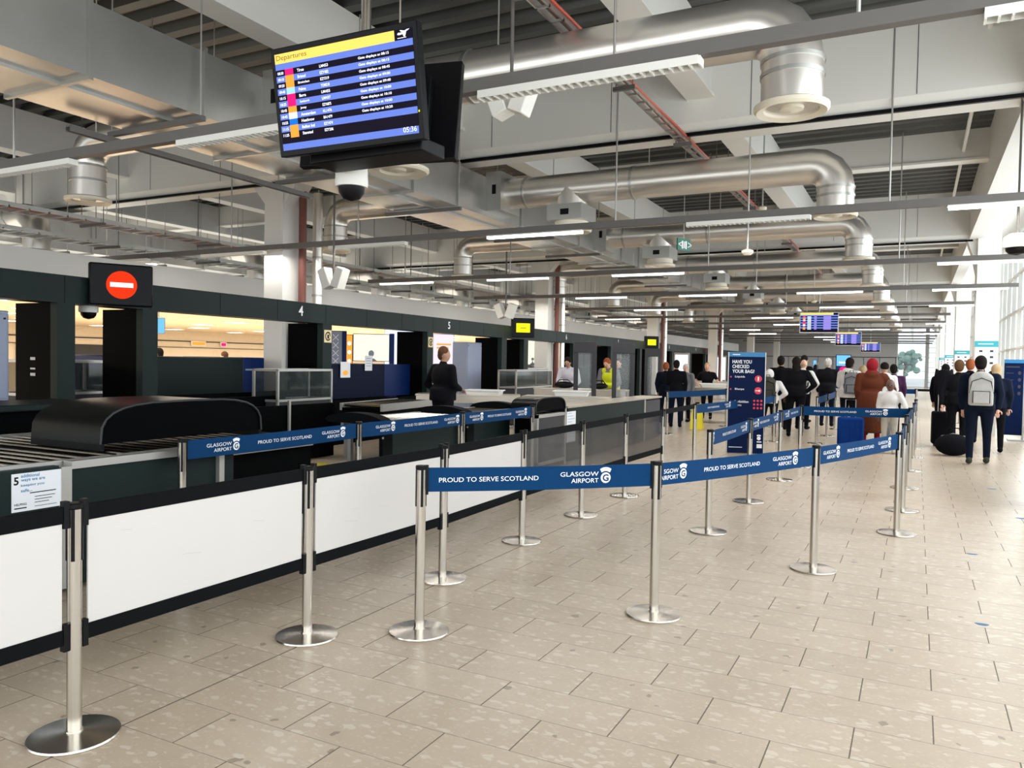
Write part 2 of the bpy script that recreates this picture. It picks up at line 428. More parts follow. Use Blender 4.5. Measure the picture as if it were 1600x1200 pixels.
# columns
for k in range(0, 6):
    y = 10.78+11.3*k
    a = struct('trim_%d' % (50+k), MB().box(1.2, 1.68, y-.45, y+.3, 0, 5.8), 'offwhite')
    hz = MB().prism([(1.3, 4.75), (.95, 4.75), (1.1, 4.3), (1.2, 3.8), (1.3, 3.8)], 'y', y-.3, y+.2)
    obj('haunch', hz, 'offwhite', a)
    c = struct('trim_%d' % (60+k), MB().box(-10.52, -10.08, y-.22, y+.22, 0, 4.8), 'offwhite')
    obj('haunch', MB().prism([(-10.08, 4.75), (-9.7, 4.75), (-10.08, 4.3)], 'y', y-.2, y+.2), 'offwhite', c)
    obj('haunch', MB().prism([(-10.52, 4.75), (-10.9, 4.75), (-10.52, 4.3)], 'y', y-.2, y+.2), 'offwhite', c)
    if k < 4:
        o = obj('riser_pipe', MB().tube([(-9.93, y+.12, 0), (-9.93, y+.12, 4.6)], .07, 12), 'redbrown')
        tag(o, 'dark red riser pipe beside the %s column behind the security lanes' % ordn[k], 'pipe')
        t = thing('drain_pipe', 'silver clad drain pipe beside the %s column behind the lanes' % ordn[k], 'pipe', (-9.93, y+.52, 0))
        obj('pipe', MB().tube([(-9.93, y+.52, 0), (-9.93, y+.52, 4.6)], .09, 14), 'spiral', t)
        cl = MB()
        for z in (1.2, 2.7, 3.4): cl.lathe((-9.93, y+.52, z), [(.1, 0), (.1, .04)], 14)
        objs('pipe_clamp', cl, 'alu', t)

# inner hall beyond the lanes: low warm ceiling with light panels
struct('ceiling_inner', MB().box(-32.5, -13.2, -2, 66, 2.76, 3.2), 'warmwall')
struct('trim_70', MB().box(-13.25, -13.1, -2, 66, 2.7, 3.3), 'offwhite')
struct('wall_inner', MB().box(-32.6, -32.4, -2, 66, 0, 2.8), 'warmwall')
struct('trim_71', MB().box(-32.4, -32.35, -2, 66, 2.25, 2.3).box(-32.4, -32.35, -2, 66, 1.95, 1.98), 'grey')
first = None
rows_i = ['front', 'second', 'third', 'fourth', 'fifth', 'back']
for i, x in enumerate((-15, -18, -21, -24, -27, -30)):
    for j in range(12):
        y = 9+j*3.6+(i % 2)*1.2
        if first is None:
            first = thing('ceiling_light', '', 'ceiling light', (x, y, 2.74))
            obj('diffuser', MB().box(x-.3, x+.3, y-.3, y+.3, 2.735, 2.745), 'panel', first)
            fr = MB().box(x-.33, x-.3, y-.33, y+.33, 2.73, 2.76).box(x+.3, x+.33, y-.33, y+.33, 2.73, 2.76).box(x-.3, x+.3, y-.33, y-.3, 2.73, 2.76).box(x-.3, x+.3, y+.3, y+.33, 2.73, 2.76)
            obj('frame', fr, 'white', first); t = first
        else:
            t = copy_tree(first); t.location = (x, y, 2.74)
        t['label'] = 'square lit panel in the inner hall ceiling, %s row, %s from the camera end' % (rows_i[i], ordn[j])
        t['group'] = 'ceiling panels of the bright inner hall'

# ------------------------------------------------------------------ ducts
def rect_duct(name, label, x0, x1, z0, z1, ys):
    t = thing(name, label, 'duct', ((x0+x1)/2, ys[0], z0))
    b = MB(); fl = MB()
    for i in range(len(ys)-1):
        b.box(x0, x1, ys[i]+.004, ys[i+1]-.004, z0, z1)
        fl.box(x0-.035, x1+.035, ys[i]-.02, ys[i]+.02, z0-.035, z1+.035)
    obj('duct_run', b, 'galv', t); objs('flange', fl, 'galv', t)
    # keel seam along the underside
    obj('seam', MB().box((x0+x1)/2-.04+.18, (x0+x1)/2+.04+.18, ys[0], ys[-1], z0-.03, z0), 'galv', t)
    hg = MB(); rd = MB()
    y = ys[0]+1.2
    while y < ys[-1]:
        hg.box(x0-.12, x1+.12, y-.025, y+.025, z0-.085, z0-.036)
        rd.tube([(x0-.08, y, z0-.08), (x0-.08, y, 5.8)], .008, 6); rd.tube([(x1+.08, y, z0-.08), (x1+.08, y, 5.8)], .008, 6)
        y += 2.4
    objs('hanger_channel', hg, 'trunk', t); objs('hanger_rod', rd, 'alu', t)
    return t
rect_duct('rectangular_duct', 'large rectangular galvanised duct running lengthwise from the upper left', -7.45, -6.3, 3.92, 4.55, [-3, -.5, .7, 1.9, 3.1, 4.3, 5.5, 6.7, 7.9, 9.1, 10.3, 12.4])
rect_duct('rectangular_duct', 'galvanised rectangular duct continuing lengthwise beyond the second round duct', -7.35, -6.3, 3.98, 4.5, [12.42]+[13.8+1.3*i for i in range(14)])
rect_duct('rectangular_duct', 'far narrower end of the rectangular duct over the middle of the hall', -7.2, -6.3, 4.02, 4.45, [32.1+1.6*i for i in range(20)])
rect_duct('rectangular_duct', 'rectangular duct above the inner hall, left of the lanes', -17.4, -16.0, 3.75, 4.5, [2+1.5*i for i in range(36)])
rect_duct('rectangular_duct', 'rectangular duct at far left above the inner hall, near the outer wall', -24.6, -23.2, 3.8, 4.5, [2+1.8*i for i in range(30)])

def disc(mb, x, y, z, r=.29):
    mb.lathe((x, y, z), [(.225, .05), (r*.9, .045), (r, .03), (r, .0), (r*.93, -.02), (.215, .0), (.205, .03), (.10, .03), (.09, .0), (.0, -.02)], 28)
def round_branch(label, Y, zc, xs, xe, zb, left=False, box=True, r=.24, group=None):
    d = -1 if xe < xs else 1
    t = thing('round_duct', label, 'duct', (xs, Y, zc), group=group)
    k = .32
    pts = [(xs, Y, zc), (xe-d*k, Y, zc)]
    for a in (22, 45, 68): pts.append((xe-d*k+d*k*math.sin(math.radians(a)), Y, zc-k+k*math.cos(math.radians(a))))
    pts += [(xe, Y, zc-k), (xe, Y, zb+.02)]
    obj('duct_pipe', MB().tube(pts, r, 20), 'spiral', t)
    bands = MB()
    for p in (.6, 2.4):
        x = xs+d*p
        if abs(x-xs) < abs(xe-xs)-.5: bands.tube([(x-.02, Y, zc), (x+.02, Y, zc)], r+.012, 20)
    for z in (zc-k-.02, zb+.25): bands.lathe((xe, Y, z), [(r+.01, 0), (r+.01, .03)], 20)
    objs('joint_band', bands, 'galv', t)
    xm = (xs+xe)/2
    objs('hanger_rod', MB().tube([(xm, Y, zc+r), (xm, Y, 5.83)], .008, 6), 'alu', t)
    c = MB().box(min(xs, xs+d*.28), max(xs, xs+d*.28), Y-.34, Y+.34, zc-.31, zc+.31)
    cc = obj('collar_box', c, 'galv', t)
    obj('label_plate', MB().box(xs+d*.12, xs+d*.19, Y-.345, Y-.34, zc-.05, zc+.1), 'black', cc)
    m = MB(); disc(m, xe, Y, zb); obj('diffuser', m, 'cream', t)
    return t
RY = [6.62, 11.5, 16.3, 21.6, 27.0, 32.2, 37.4, 43.0, 48.4]
for k, Y in enumerate(RY):
    t = round_branch('%s round duct elbowing down near the window side, diffuser at its foot' % ordn[k], Y, 4.31, -6.3, -1.05 if k else -.95, 3.61)
    # drop with control box
    x = -4.92 if k else -5.4
    m = MB().tube([(x, Y, 4.3), (x, Y, 4.02)], .24, 18)
    m.prism([(x-.55, 4.2), (x-.2, 4.2), (x-.2, 4.02)], 'y', Y-.12, Y+.12)
    obj('branch_pipe', m, 'spiral', t)
    bx = obj('control_box', MB().box(x-.29, x+.29, Y-.32, Y+.3, 3.78, 4.02), 'galv', t)
    obj('label_plate', MB().box(x-.06, x+.08, Y-.326, Y-.32, 3.85, 3.94), 'black', bx)
    m = MB().tube([(x, Y, 3.8), (x, Y, 3.66)], .27, 20); obj('branch_collar', m, 'cream', t)
    m = MB(); disc(m, x, Y, 3.64, .32); obj('diffuser', m, 'cream', t)
for k, Y in enumerate([6.8, 11.85, 16.6, 22.4, 27.4, 32.6, 38]):
    round_branch('%s round duct elbowing down above the security lanes, left of the main duct' % ordn[k], Y, 4.40, -7.45 if k < 1 else (-7.35 if k < 5 else -7.2), -9.97, 3.62, r=.22)
for k, Y in enumerate([9.0, 14.5, 19.5, 24.5, 29.5, 34.5, 40, 46]):
    round_branch('%s short round duct elbow above the inner hall ceiling' % ordn[k], Y, 4.15, -16.0, -14.7, 3.45, r=.23)
for k, Y in enumerate([12.0, 18, 24., 30, 36, 42]):
    round_branch('%s round duct elbow at the far left, above the inner hall' % ordn[k], Y, 4.15, -23.2, -21.8, 3.5, r=.25)

# suspended linear lamps over the inner hall
for k, (x, y) in enumerate(((-14.2, 10.5), (-14.2, 15.5), (-14.4, 20.5), (-14.4, 25.5), (-14.6, 30.5), (-18.5, 13), (-18.5, 19), (-18.5, 25))):
    t = thing('suspended_lamp', '%s linear lamp on white cables %s the inner hall' % (ordn[k % 5], 'at the near edge of' if k < 5 else 'deep over'), 'light fitting', (x, y, 3.4))
    obj('housing', MB().box(x-.9, x+.9, y-.07, y+.07, 3.36, 3.41), 'white', t)
    obj('lit_diffuser', MB().box(x-.85, x+.85, y-.05, y+.05, 3.34, 3.36), 'tube', t)
    objs('suspension_cable', MB().tube([(x-.6, y, 3.41), (x-.6, y, 5.815)], .008, 6).tube([(x+.6, y, 3.41), (x+.6, y, 5.815)], .008, 6), 'white', t)

# cable trays with red conduits
def tray(name, label, x, z, w_, y0, y1, red=True):
    t = thing(name, label, 'cable tray', (x, y0, z))
    m = MB().box(x-w_/2, x-w_/2+.015, y0, y1, z, z+.07).box(x+w_/2-.015, x+w_/2, y0, y1, z, z+.07)
    y = y0
    while y < y1: m.box(x-w_/2, x+w_/2, y, y+.025, z, z+.02); y += .30
    obj('tray', m, 'galv', t)
    h = MB(); y = y0+.6
    while y < y1:
        h.box(x-w_/2-.06, x+w_/2+.06, y-.02, y+.02, z-.045, z)
        for s_ in (-1, 1): h.tube([(x+s_*(w_/2+.03), y, z-.04), (x+s_*(w_/2+.03), y, 5.8)], .007, 5)
        y += 2.4
    objs('hanger', h, 'trunk', t)
    if red:
        r = MB()
        for q in (-.08, 0, .07):
            pts = []; y = y0
            while y <= y1: pts.append((x+q+random.uniform(-.015, .015), y, z+.05+random.uniform(0, .02))); y += 1.2
            r.tube(pts, .014, 6)
        objs('red_cables', r, 'red', t)
    return t
tray('cable_tray', 'cable tray with red cables running lengthwise over the middle of the hall', -2.92, 4.58, .13, -2, 60)
tray('cable_tray', 'wide cable tray with red cables above the gantry behind the lanes', -12.2, 3.72, .5, 3, 60)
tray('cable_tray', 'long galvanised cable tray over the inner hall edge', -13.8, 3.62, .6, 2, 60, False)
tray('cable_tray', 'cable tray with red cables high over the inner hall', -19.5, 3.7, .4, 2, 60)
t = thing('strut_channel', 'long grey strut channel hanging under the left edge of the main duct', 'channel', (-7.7, 3.5, 3.72))
obj('channel', MB().box(-7.53, -7.47, 4.9, 8.4, 3.80, 3.82).box(-7.54, -7.53, 4.9, 8.4, 3.76, 3.80).box(-7.47, -7.46, 4.9, 8.4, 3.76, 3.80), 'trunk', t)
_h = MB()
for _y in (5.2, 6.7, 8.1): _h.tube([(-7.5, _y, 3.83), (-7.5, _y, 5.83)], .007, 6)
objs('hanger_rod', _h, 'alu', t)

# ------------------------------------------------------------------ light trunking across the hall
LIT = {1: (0, 2), 2: (0, 2, 3, 4), 3: (0, 1, 2, 3), 4: (0, 1, 3), 5: (1, 2, 4), 6: (0, 2), 7: (1, 3), 8: (0, 3), 9: (2,)}
def bar(k, Y):
    x0, x1 = (-20. if k < 2 else -12.3), (2.0 if k < 5 else 1.0)
    t = thing('light_trunking', '%s grey lighting trunking bar crossing the hall' % (ordn[k] if k < 16 else 'farthest'), 'light fitting', ((x0+x1)/2, Y, 3.5))
    obj('trunking', MB().box(x0, x1, Y-.04, Y+.04, 3.46, 3.55), 'trunk', t)
    ft = 0
    x = .26-3.05*6
    body = MB(); lit = MB(); lou = MB()
    i = 6
    while i >= 0:
        xa, xb = x, x+1.55
        if xa < x0:
            pass
        elif k == 0 or (k == 1 and i != 0 and i != 2):
            lou = MB(); lou.box(xa, xb, Y-.05, Y-.044, 3.405, 3.458).box(xa, xb, Y+.044, Y+.05, 3.405, 3.458)
            q = xa
            while q < xb: lou.box(q, q+.012, Y-.044, Y+.044, 3.40, 3.455); q += .062
            obj('louvre', lou, 'white', t)
        elif i in LIT[min(k, 9)]:
            body.box(xa, xb, Y-.045, Y+.045, 3.44, 3.458)
            lit.box(xa+.01, xb-.01, Y-.04, Y+.04, 3.41, 3.44)
        x += 3.05; i -= 1
    if body.v: objs('fitting_body', body, 'white', t); objs('lit_diffuser', lit, 'tube', t)
    if k:
        ld = bpy.data.lights.new('trunking_light', 'AREA'); ld.shape = 'RECTANGLE'; ld.size = 14; ld.size_y = .12; ld.energy = 120 if k < 5 else 50; ld.color = (1, .96, .90)
        lo = bpy.data.objects.new('trunking_light', ld); COL.objects.link(lo); lo.location = (-5, Y, 3.39)
    rd = MB()
    for x in [q for q in (-17.5, -14.4, -11.2, -8.3, -3.8, -.35) if q > x0]: rd.tube([(x, Y, 3.55), (x, Y, 5.815)], .012, 6)
    objs('suspension_rod', rd, 'alu', t)
for k in range(13): bar(k, 5.3*(k+1)-(.45 if k == 0 else .17 if k == 1 else 0))

# ------------------------------------------------------------------ hung equipment
def dome_camera(label, c, ztop, r=.085, arm=None):
    t = thing('dome_camera', label, 'security camera', c)
    x, y, z = c
    obj('housing', MB().lathe(c, [(r*.6, .16), (r*1.0, .12), (r*1.05, .02), (r, .0), (.01, 0)], 24), 'white', t)
    obj('dome', MB().lathe(c, [(r*.85, 0), (r*.8, -.035), (r*.55, -.07), (.01, -.085)], 24), 'black', t)
    obj('mount', MB().tube([(x, y, z+.15), (x, y, ztop)], .012, 8), 'trunk', t)
    return t
dome_camera('white dome camera hanging below the large departures screens', (-3.24, 4.0, 2.66), 2.86, .1)
dome_camera('white dome camera at the right edge, in front of the glazed wall', (.98, 10.69, 2.97), 5.8, .14)
dome_camera('small dome camera under the lane gantry beside the no entry screen', (-9.3, 6.35, 2.09), 2.2, .11)
def sensor(label, c, r=.08):
    t = thing('smoke_sensor', label, 'sensor', c); x, y, z = c
    obj('housing', MB().lathe(c, [(r*.5, .05), (r, .03), (r, 0), (r*.6, -.03), (.01, -.035)], 18), 'cream', t)
    obj('mount', MB().tube([(x, y, z+.04), (x, y, 5.8)], .012, 6), 'alu', t)
sensor('round sensor on a rod under the nearest trunking, right of the screens', (-2.28, 6.15, 3.92))
sensor('small round sensor on a long rod over the queue', (-2.1, 11.0, 3.1))
sensor('small round sensor on a rod beside the green exit sign', (-2.3, 13.2, 4.1), .07)
sensor('tiny round sensor on a rod above the nearest far departures screen', (-2.8, 25, 3.5), .09)
def speakers(label, c, s=1., top=5.83):
    t = thing('loudspeaker_pair', label, 'loudspeaker', c); x, y, z = c
    for q in (-1, 1):
        obj('speaker_box', MB().cbox((x+q*.14*s, y, z), (.16*s, .2*s, .34*s), 0, q*.38), 'white', t, bevel=.01)
    obj('mount', MB().tube([(x, y, z), (x, y, top)], .018*s, 8), 'trunk', t)
speakers('pair of white loudspeakers in a V hanging beside the large screens', (-3.15, 6.0, 3.82), .9, 5.83)
speakers('pair of white loudspeakers in a V hanging above lane four', (-8.7, 10.3, 2.9), 1.0, 5.93)
speakers('pair of white loudspeakers in a V hanging between lanes five and six', (-9.4, 17.8, 2.85), 1.1)
tag(obj('diffuser_disc', (lambda m: (disc(m, -5.4, 7.5, 3.74, .36), m.tube([(-5.4, 7.5, 3.78), (-5.4, 7.5, 4.1)], .24, 20), m.tube([(-5.4, 7.5, 4.1), (-5.4, 7.5, 5.83)], .01, 6), m)[-1])(MB()), 'cream'), 'round cream diffuser disc just below the large screens', 'air diffuser')
# exit sign
t = thing('exit_sign', 'green running man exit sign hanging over the middle of the hall', 'sign', (-3.5, 12.9, 3.55), math.radians(62))
obj('sign_plate', MB().box(-.15, .15, -.012, .012, -.1, .1), 'signgreen', t, world=False)
m = MB(); put_text(m, '<', (-.13, -.0135, -.045), (1, 0, 0), (0, 0, 1), height=.09); put_text(m, '>', (.09, -.0135, -.045), (1, 0, 0), (0, 0, 1), height=.09)
m.add([(-.055, -.0135, -.07), (-.02, -.0135, -.07), (-.02, -.0135, .06), (-.055, -.0135, .06)], [(0, 1, 2, 3)])
m.add([(.03, -.0135, -.07), (.065, -.0135, -.07), (.065, -.0135, .06), (.03, -.0135, .06)], [(0, 1, 2, 3)])
m.add([(-.008, -.0135, -.06), (.018, -.0135, -.06), (.022, -.0135, .05), (-.004, -.0135, .05)], [(0, 1, 2, 3)])
obj('pictogram', m, 'print', t, world=False)
obj('suspension_rod', MB().tube([(0, 0, .1), (0, 0, 2.28)], .006, 6), 'alu', t, world=False)

# ------------------------------------------------------------------ departures screens
ROWS = [('08:50', 'e_mag', 'Tiree', 'LM453', '08:15'), ('09:10', 'e_orange', 'Bristol', 'EZY402', '08:15'), ('09:20', 'e_orange', 'Birmingham', 'EZY319', '08:45'),
        ('09:40', 'e_lblue', 'Palma', 'TOM218', '09:00'), ('10:15', 'e_mag', 'Barra', 'LM455', '09:40'), ('10:25', 'e_mag', 'Sumburgh', 'LM437', '10:00'),
        ('10:45', 'e_orange', 'Jersey', 'EZY6875', '10:10'), ('10:45', 'e_pale', 'Amsterdam', 'KL1476', '10:00'), ('10:55', 'e_dblue', 'Heathrow', 'BA1479', '10:20'),
        ('11:15', 'e_orange', 'Belfast Intl', 'EZY474', ''), ('11:25', 'e_orange', 'Stansted', 'EZY206', '')]
def quad(mb, x0, x1, z0, z1, y):
    return mb.add([(x0, y, z0), (x1, y, z0), (x1, y, z1), (x0, y, z1)], [(0, 1, 2, 3)])
def screen_face(t, W_, H_, full=True):
    """screen artwork in the local xz plane, facing -y"""
    y = -.0262; x0, x1 = -W_/2, W_/2; z1 = H_/2; z0 = -H_/2; w_ = x1-x0; h_ = z1-z0
    yb = MB(); quad(yb, x0, x0+w_*.88, z1-h_*.10, z1, y); obj('title_band', yb, 'e_yellow', t, world=False)
    m = {k: MB() for k in ('e_black', 'e_blue', 'e_mag', 'e_orange', 'e_lblue', 'e_pale', 'e_dblue', 'e_purple')}
    quad(m['e_black'], x0+w_*.88, x1, z1-h_*.10, z1, y)
    rh = h_*.90/14; z = z1-h_*.10
    quad(m['e_blue'], x0, x1, z-rh*1.0, z, y); z -= rh
    tx = MB(); tt = MB()
    for i, (a, c, b, d, g) in enumerate(ROWS):
        quad(m['e_black' if i % 2 == 0 else 'e_blue'], x0, x1, z-rh, z, y)
        quad(m[c], x0+w_*.07, x0+w_*.135, z-rh, z, y-.0004)
        zz = z-rh*.76; hh = rh*.46
        if full:
            put_text(tx, a, (x0+w_*.012, y-.0008, zz), (1, 0, 0), (0, 0, 1), height=hh, width=w_*.046, bold=.02)
            put_text(tx, b, (x0+w_*.165, y-.0008, zz), (1, 0, 0), (0, 0, 1), height=hh*1.05, bold=.02)
            put_text(tx, d, (x0+w_*.335, y-.0008, zz), (1, 0, 0), (0, 0, 1), height=hh, width=w_*.065, bold=.02)
            if g: put_text(tx, 'Gate displays at '+g, (x0+w_*.62, y-.0008, zz), (1, 0, 0), (0, 0, 1), height=hh*1.1, width=w_*.215, bold=.02)
        else:
            quad(m['e_pale'], x0+w_*.19, x0+w_*.29, z-rh*.8, z-rh*.3, y-.0004)
            quad(m['e_purple'], x0+w_*.37, x0+w_*.44, z-rh*.8, z-rh*.2, y-.0004)
            quad(m['e_purple'], x0+w_*.62, x0+w_*.82, z-rh*.85, z-rh*.15, y-.0004)
        z -= rh
    quad(m['e_black'], x0, x1, z-rh*.9, z, y); quad(m['e_blue' if full else 'e_black'], x0, x1, z0, z-rh*.9, y)
    for k_, mm in m.items():
        if mm.v: objs('screen_rows', mm, k_, t, world=False)
    if full:
        put_text(tt, 'Departures', (x0+.012, y-.0008, z1-h_*.083), (1, 0, 0), (0, 0, 1), height=h_*.066, width=w_*.235)
        obj('title_lettering', tt, 'e_dark', t, world=False)
        put_text(tx, '05:36', (x1-w_*.105, y-.0008, z0+h_*.022), (1, 0, 0), (0, 0, 1), height=h_*.05, width=w_*.092)
        # take-off plane pictogram
        p = MB(); ox, oz = x1-w_*.10, z1-h_*.085
        def pl(pts): p.add([(ox+a*w_*.085, y-.0008, oz+b*h_*.075) for a, b in pts], [tuple(range(len(pts)))])
        pl([(0, .5), (.12, .42), (.35, .45), (.85, .85), (1, 1), (.8, 1), (.3, .7), (.06, .72)])
        pl([(.35, .75), (.2, 1.0), (.32, 1.0), (.6, .85)]); pl([(.42, .5), (.5, .15), (.62, .15), (.72, .72)]); pl([(0, .0), (.7, .0), (.7, .08), (0, .08)])
        obj('plane_pictogram', p, 'e_white', t, world=False)
    if tx.v: obj('screen_lettering', tx, 'e_white', t, world=False)
def monitor(label, c, rz, W_, H_, tilt=0, full=True, mount=True, face=True, frame='black'):
    t = thing('departures_screen', label, 'screen', c, rz)
    t.rotation_euler = (tilt, 0, rz)
    b = MB().box(-W_/2-.03, W_/2+.03, -.024, .03, -H_/2-.035, H_/2+.035)
    obj('casing', b, frame, t, world=False, bevel=.006)
    b = MB().box(-W_*.36, W_*.36, .03, .09, -H_*.40, H_*.36); obj('back_cover', b, 'black', t, world=False, bevel=.01)
    if face: screen_face(t, W_, H_, full)
    if mount == 'rod':
        obj('mount_pole', MB().tube([(0, .07, H_/2), (0, .07, 5.8-c[2])], .025, 10), 'alu', t, world=False)
    return t
MC = (-2.875, 3.50, 3.05)
t = monitor('large departures screen facing the camera, listing eleven flights', MC, math.radians(1), .945, .535, math.radians(9))
g = MB().box(.478, .486, -.0268, -.026, -.16, -.15)
obj('power_light', g, 'e_lime', t, world=False)
t2 = monitor('large black screen turned away behind the departures screen', (-3.00, 3.98, 3.07), math.radians(180+12), .98, .55, math.radians(9), face=False)
# bracket that carries both
t = thing('screen_bracket', 'black bracket and pole between the two large departures screens', 'bracket', (-2.86, 3.72, 2.75))
obj('spreader_box', MB().box(-3.25, -2.45, 3.62, 3.86, 2.72, 2.80), 'black', t, bevel=.01)
obj('pole', MB().tube([(-2.95, 3.76, 2.78), (-2.95, 3.76, 5.8)], .03, 14), 'steel', t)
for lab, c, wd, h_ in (('departures screen over the queue, the nearest of the three far ones', (-3.05, 28.9, 3.08), 1.2, .66),
                       ('departures screen over the hall, the middle of the three far ones', (-3.2, 44, 3.02), 1.2, .66),
                       ('departures screen over the hall, the farthest and smallest looking', (-2.93, 60, 2.98), 1.2, .66)):
    monitor(lab, c, math.radians(6), wd, h_, 0, full=False, mount='rod', frame='alu')

# ------------------------------------------------------------------ security lane gantry
A = math.atan(.043)
G = thing('lane_gantry', 'long dark green gantry wall numbered along the security lanes', 'gantry', (-8.778, 0, 0), A)
cA = math.cos(A)
def gy(Y): return Y/cA
hd = MB().box(-.35, 0, gy(1.5), gy(64), 2.17, 2.5)
obj('header', hd, 'green', G, world=False)
js = MB(); y = 2.2
while y < 64: js.box(-.001, .0015, gy(y), gy(y)+.006, 2.17, 2.5); y += 1.22
objs('header_joint', js, 'reveal', G, world=False)
posts = [(2.0, 2.25), (5.77, 6.0), (6.96, 7.2), (10.67, 10.92), (14.19, 14.43), (17.9, 18.2), (19.3, 19.6), (23.18, 23.45), (27.1, 27.4), (31.0, 31.3), (32.6, 32.9), (36.6, 36.9), (40.6, 40.9), (44.6, 44.9), (46.6, 46.9), (50.8, 51.1), (55, 55.3), (59.2, 59.5)]
for a, b in posts:
    p = obj('post', MB().box(-.12, -.001, gy(a), gy(b), 0, 2.17), 'green', G, world=False)
    obj('side_panel', MB().box(-.78, -.12, gy(a)+.01, gy(b)-.01, 0, 2.17), 'reveal', p, world=False)
def number(s, Y, h_=.165):
    m = MB(); put_text(m, s, (.0025, gy(Y)-h_*.3, 2.27), (0, 1, 0), (0, 0, 1), height=h_, bold=.015)
    o = obj('lane_number', m, 'print', G, world=False)
for s, Y in (('3', 3.8), ('4', 10.08), ('5', 15.13), ('6', 22.54), ('7', 27.98), ('8', 36), ('9', 42), ('10', 50)): number(s, Y)
# low fronts closing the lane openings
def low(a, b, z0, z1, m='reveal', x0=-.10, x1=-.02, name='lower_panel'):
    return obj(name, MB().box(x0, x1, gy(a), gy(b), z0, z1), m, G, world=False)
low(2.25, 5.77, 0, 1.03); low(6.0, 6.96, 0, 1.0, 'reveal'); low(7.2, 10.67, 0, 1.02)
low(10.92, 14.19, 0, .8)
mk = MB()
for z, h_ in ((1.50, .035), (1.38, .02), (1.31, .035)): mk.cbox((-.45, gy(5.77)+.004, z), (.09, .002, h_))
objs('wall_sticker', mk, 'print', G, world=False)

def gthing(name, label, cat, x, Y, z=0, group=None):
    """a separate thing standing along the gantry; local x is out from the gantry, y along it"""
    q = Vector((-8.778, 0, 0))+Matrix.Rotation(A, 3, 'Z') @ Vector((x, gy(Y), 0))
    return thing(name, label, cat, (q.x, q.y, z), A, group)
def gobj(name, mb, mt, t, bevel=0): return obj(name, mb, mt, t, world=False, bevel=bevel)
def gobjs(name, mb, mt, t, bevel=0): return objs(name, mb, mt, t, world=False, bevel=bevel)

# status screens on the header
t = gthing('no_entry_screen', 'black screen showing a red and white no entry disc on the gantry', 'screen', .2, 6.47, 2.17)
t.rotation_euler = (0, 0, math.radians(62))
gobj('casing', MB().box(-.36, .36, -.06, .06, .0, .52), 'black', t, .02)
m = MB(); m.add([(.17*math.cos(a)*1.02, -.062, .26+.17*math.sin(a)) for a in (2*PI*k/40 for k in range(40))], [tuple(range(40))])
gobj('red_disc', m, 'e_red', t)
m = MB(); quad(m, -.13, .13, .232, .288, -.0635); gobj('white_bar', m, 'e_white', t)
gobj('bracket', MB().box(-.1, .1, .06, .2, .15, .35), 'black', t)
for i, (Y, c, lab) in enumerate(((18.75, 'e_lime', 'lit yellow status screen on the gantry between lanes five and six'), (32.0, 'e_lime', 'small lit yellow status screen on the gantry past lane seven'), (46.2, 'e_red', 'small red status screen far along the gantry'))):
    t = gthing('status_screen', lab, 'screen', .2, Y, 2.2)
    t.rotation_euler = (0, 0, math.radians(42))
    gobj('casing', MB().box(-.32, .32, -.05, .05, .0, .52), 'black', t, .02)
    m = MB(); quad(m, -.19, .19, .14, .38, -.052); gobj('lit_panel', m, c, t)
    m = MB(); quad(m, -.08, .08, .25, .27, -.0535); gobj('dark_mark', m, 'e_dark', t)
    gobj('bracket', MB().box(-.1, .1, .05, .16, .15, .35), 'black', t)
# yellow accessibility signs
for Y, lab in ((10.8, 'square pale yellow sign with a black emblem on the post after lane four'), (14.32, 'square pale yellow sign with a black emblem on the post before lane five')):
    t = gthing('accessibility_sign', lab, 'sign', 0, Y, 1.86)
    gobj('sign_plate', MB().box(0, .008, -.1, .1, -.02, .2), 'palegold', t)
    m = MB()
    for k in range(18):
        a0 = math.radians(30+k*16.5); a1 = math.radians(30+(k+1)*16.5)
        m.add([(.009, math.cos(a)*r_, .09+math.sin(a)*r_) for a, r_ in ((a0, .055), (a0, .08), (a1, .08), (a1, .055))], [(0, 1, 2, 3)])
    m.box(.0085, .0095, -.02, .03, .05, .12).cbox((.009, .045, .13), (.001, .018, .09), 0, 0, .5)
    gobj('emblem', m, 'black', t)

# ------------------------------------------------------------------ machines behind and in the lanes
def scanner(label, Y0, Y1, z1=1.55, x0=-2.4, x1=-1.0):
    t = gthing('baggage_scanner', label, 'scanner', (x0+x1)/2, (Y0+Y1)/2)
    L_ = gy(Y1-Y0)/2; wd = (x1-x0)/2
    gobj('body', MB().box(-wd, wd, -L_, L_, .25, z1), 'grey' if z1 < 1 else 'green', t, .03)
    gobj('end_panel', MB().box(-wd-.01, wd+.01, -L_-.02, -L_+.35, .3, z1+.005), 'navy', t, .02)
    gobj('end_panel', MB().box(-wd-.01, wd+.01, L_-.5, L_+.02, .3, z1+.005), 'navy', t, .02)
    gobj('leg_frame', MB().box(-wd+.05, wd-.05, -L_+.1, L_-.1, 0, .25), 'black', t)
    gobj('tunnel_mouth', MB().box(-.35, .35, -L_-.03, -L_-.02, .85, 1.35), 'reveal', t)
    
    gobj('stripe', MB().box(wd+.010, wd+.013, L_-.44, L_-.1, z1-.22, z1-.19), 'bluegrey', t)
    return t
scanner('dark and navy baggage scanner behind the opening of lane four', 7.6, 10.3)
scanner('dark navy baggage scanner behind the opening before lane five', 11.8, 14.6, 1.45)
scanner('navy baggage scanner behind the opening of lane six', 20.6, 22.6, 1.4)
scanner('navy baggage scanner behind the opening of lane seven', 25.3, 28.4, 1.4)
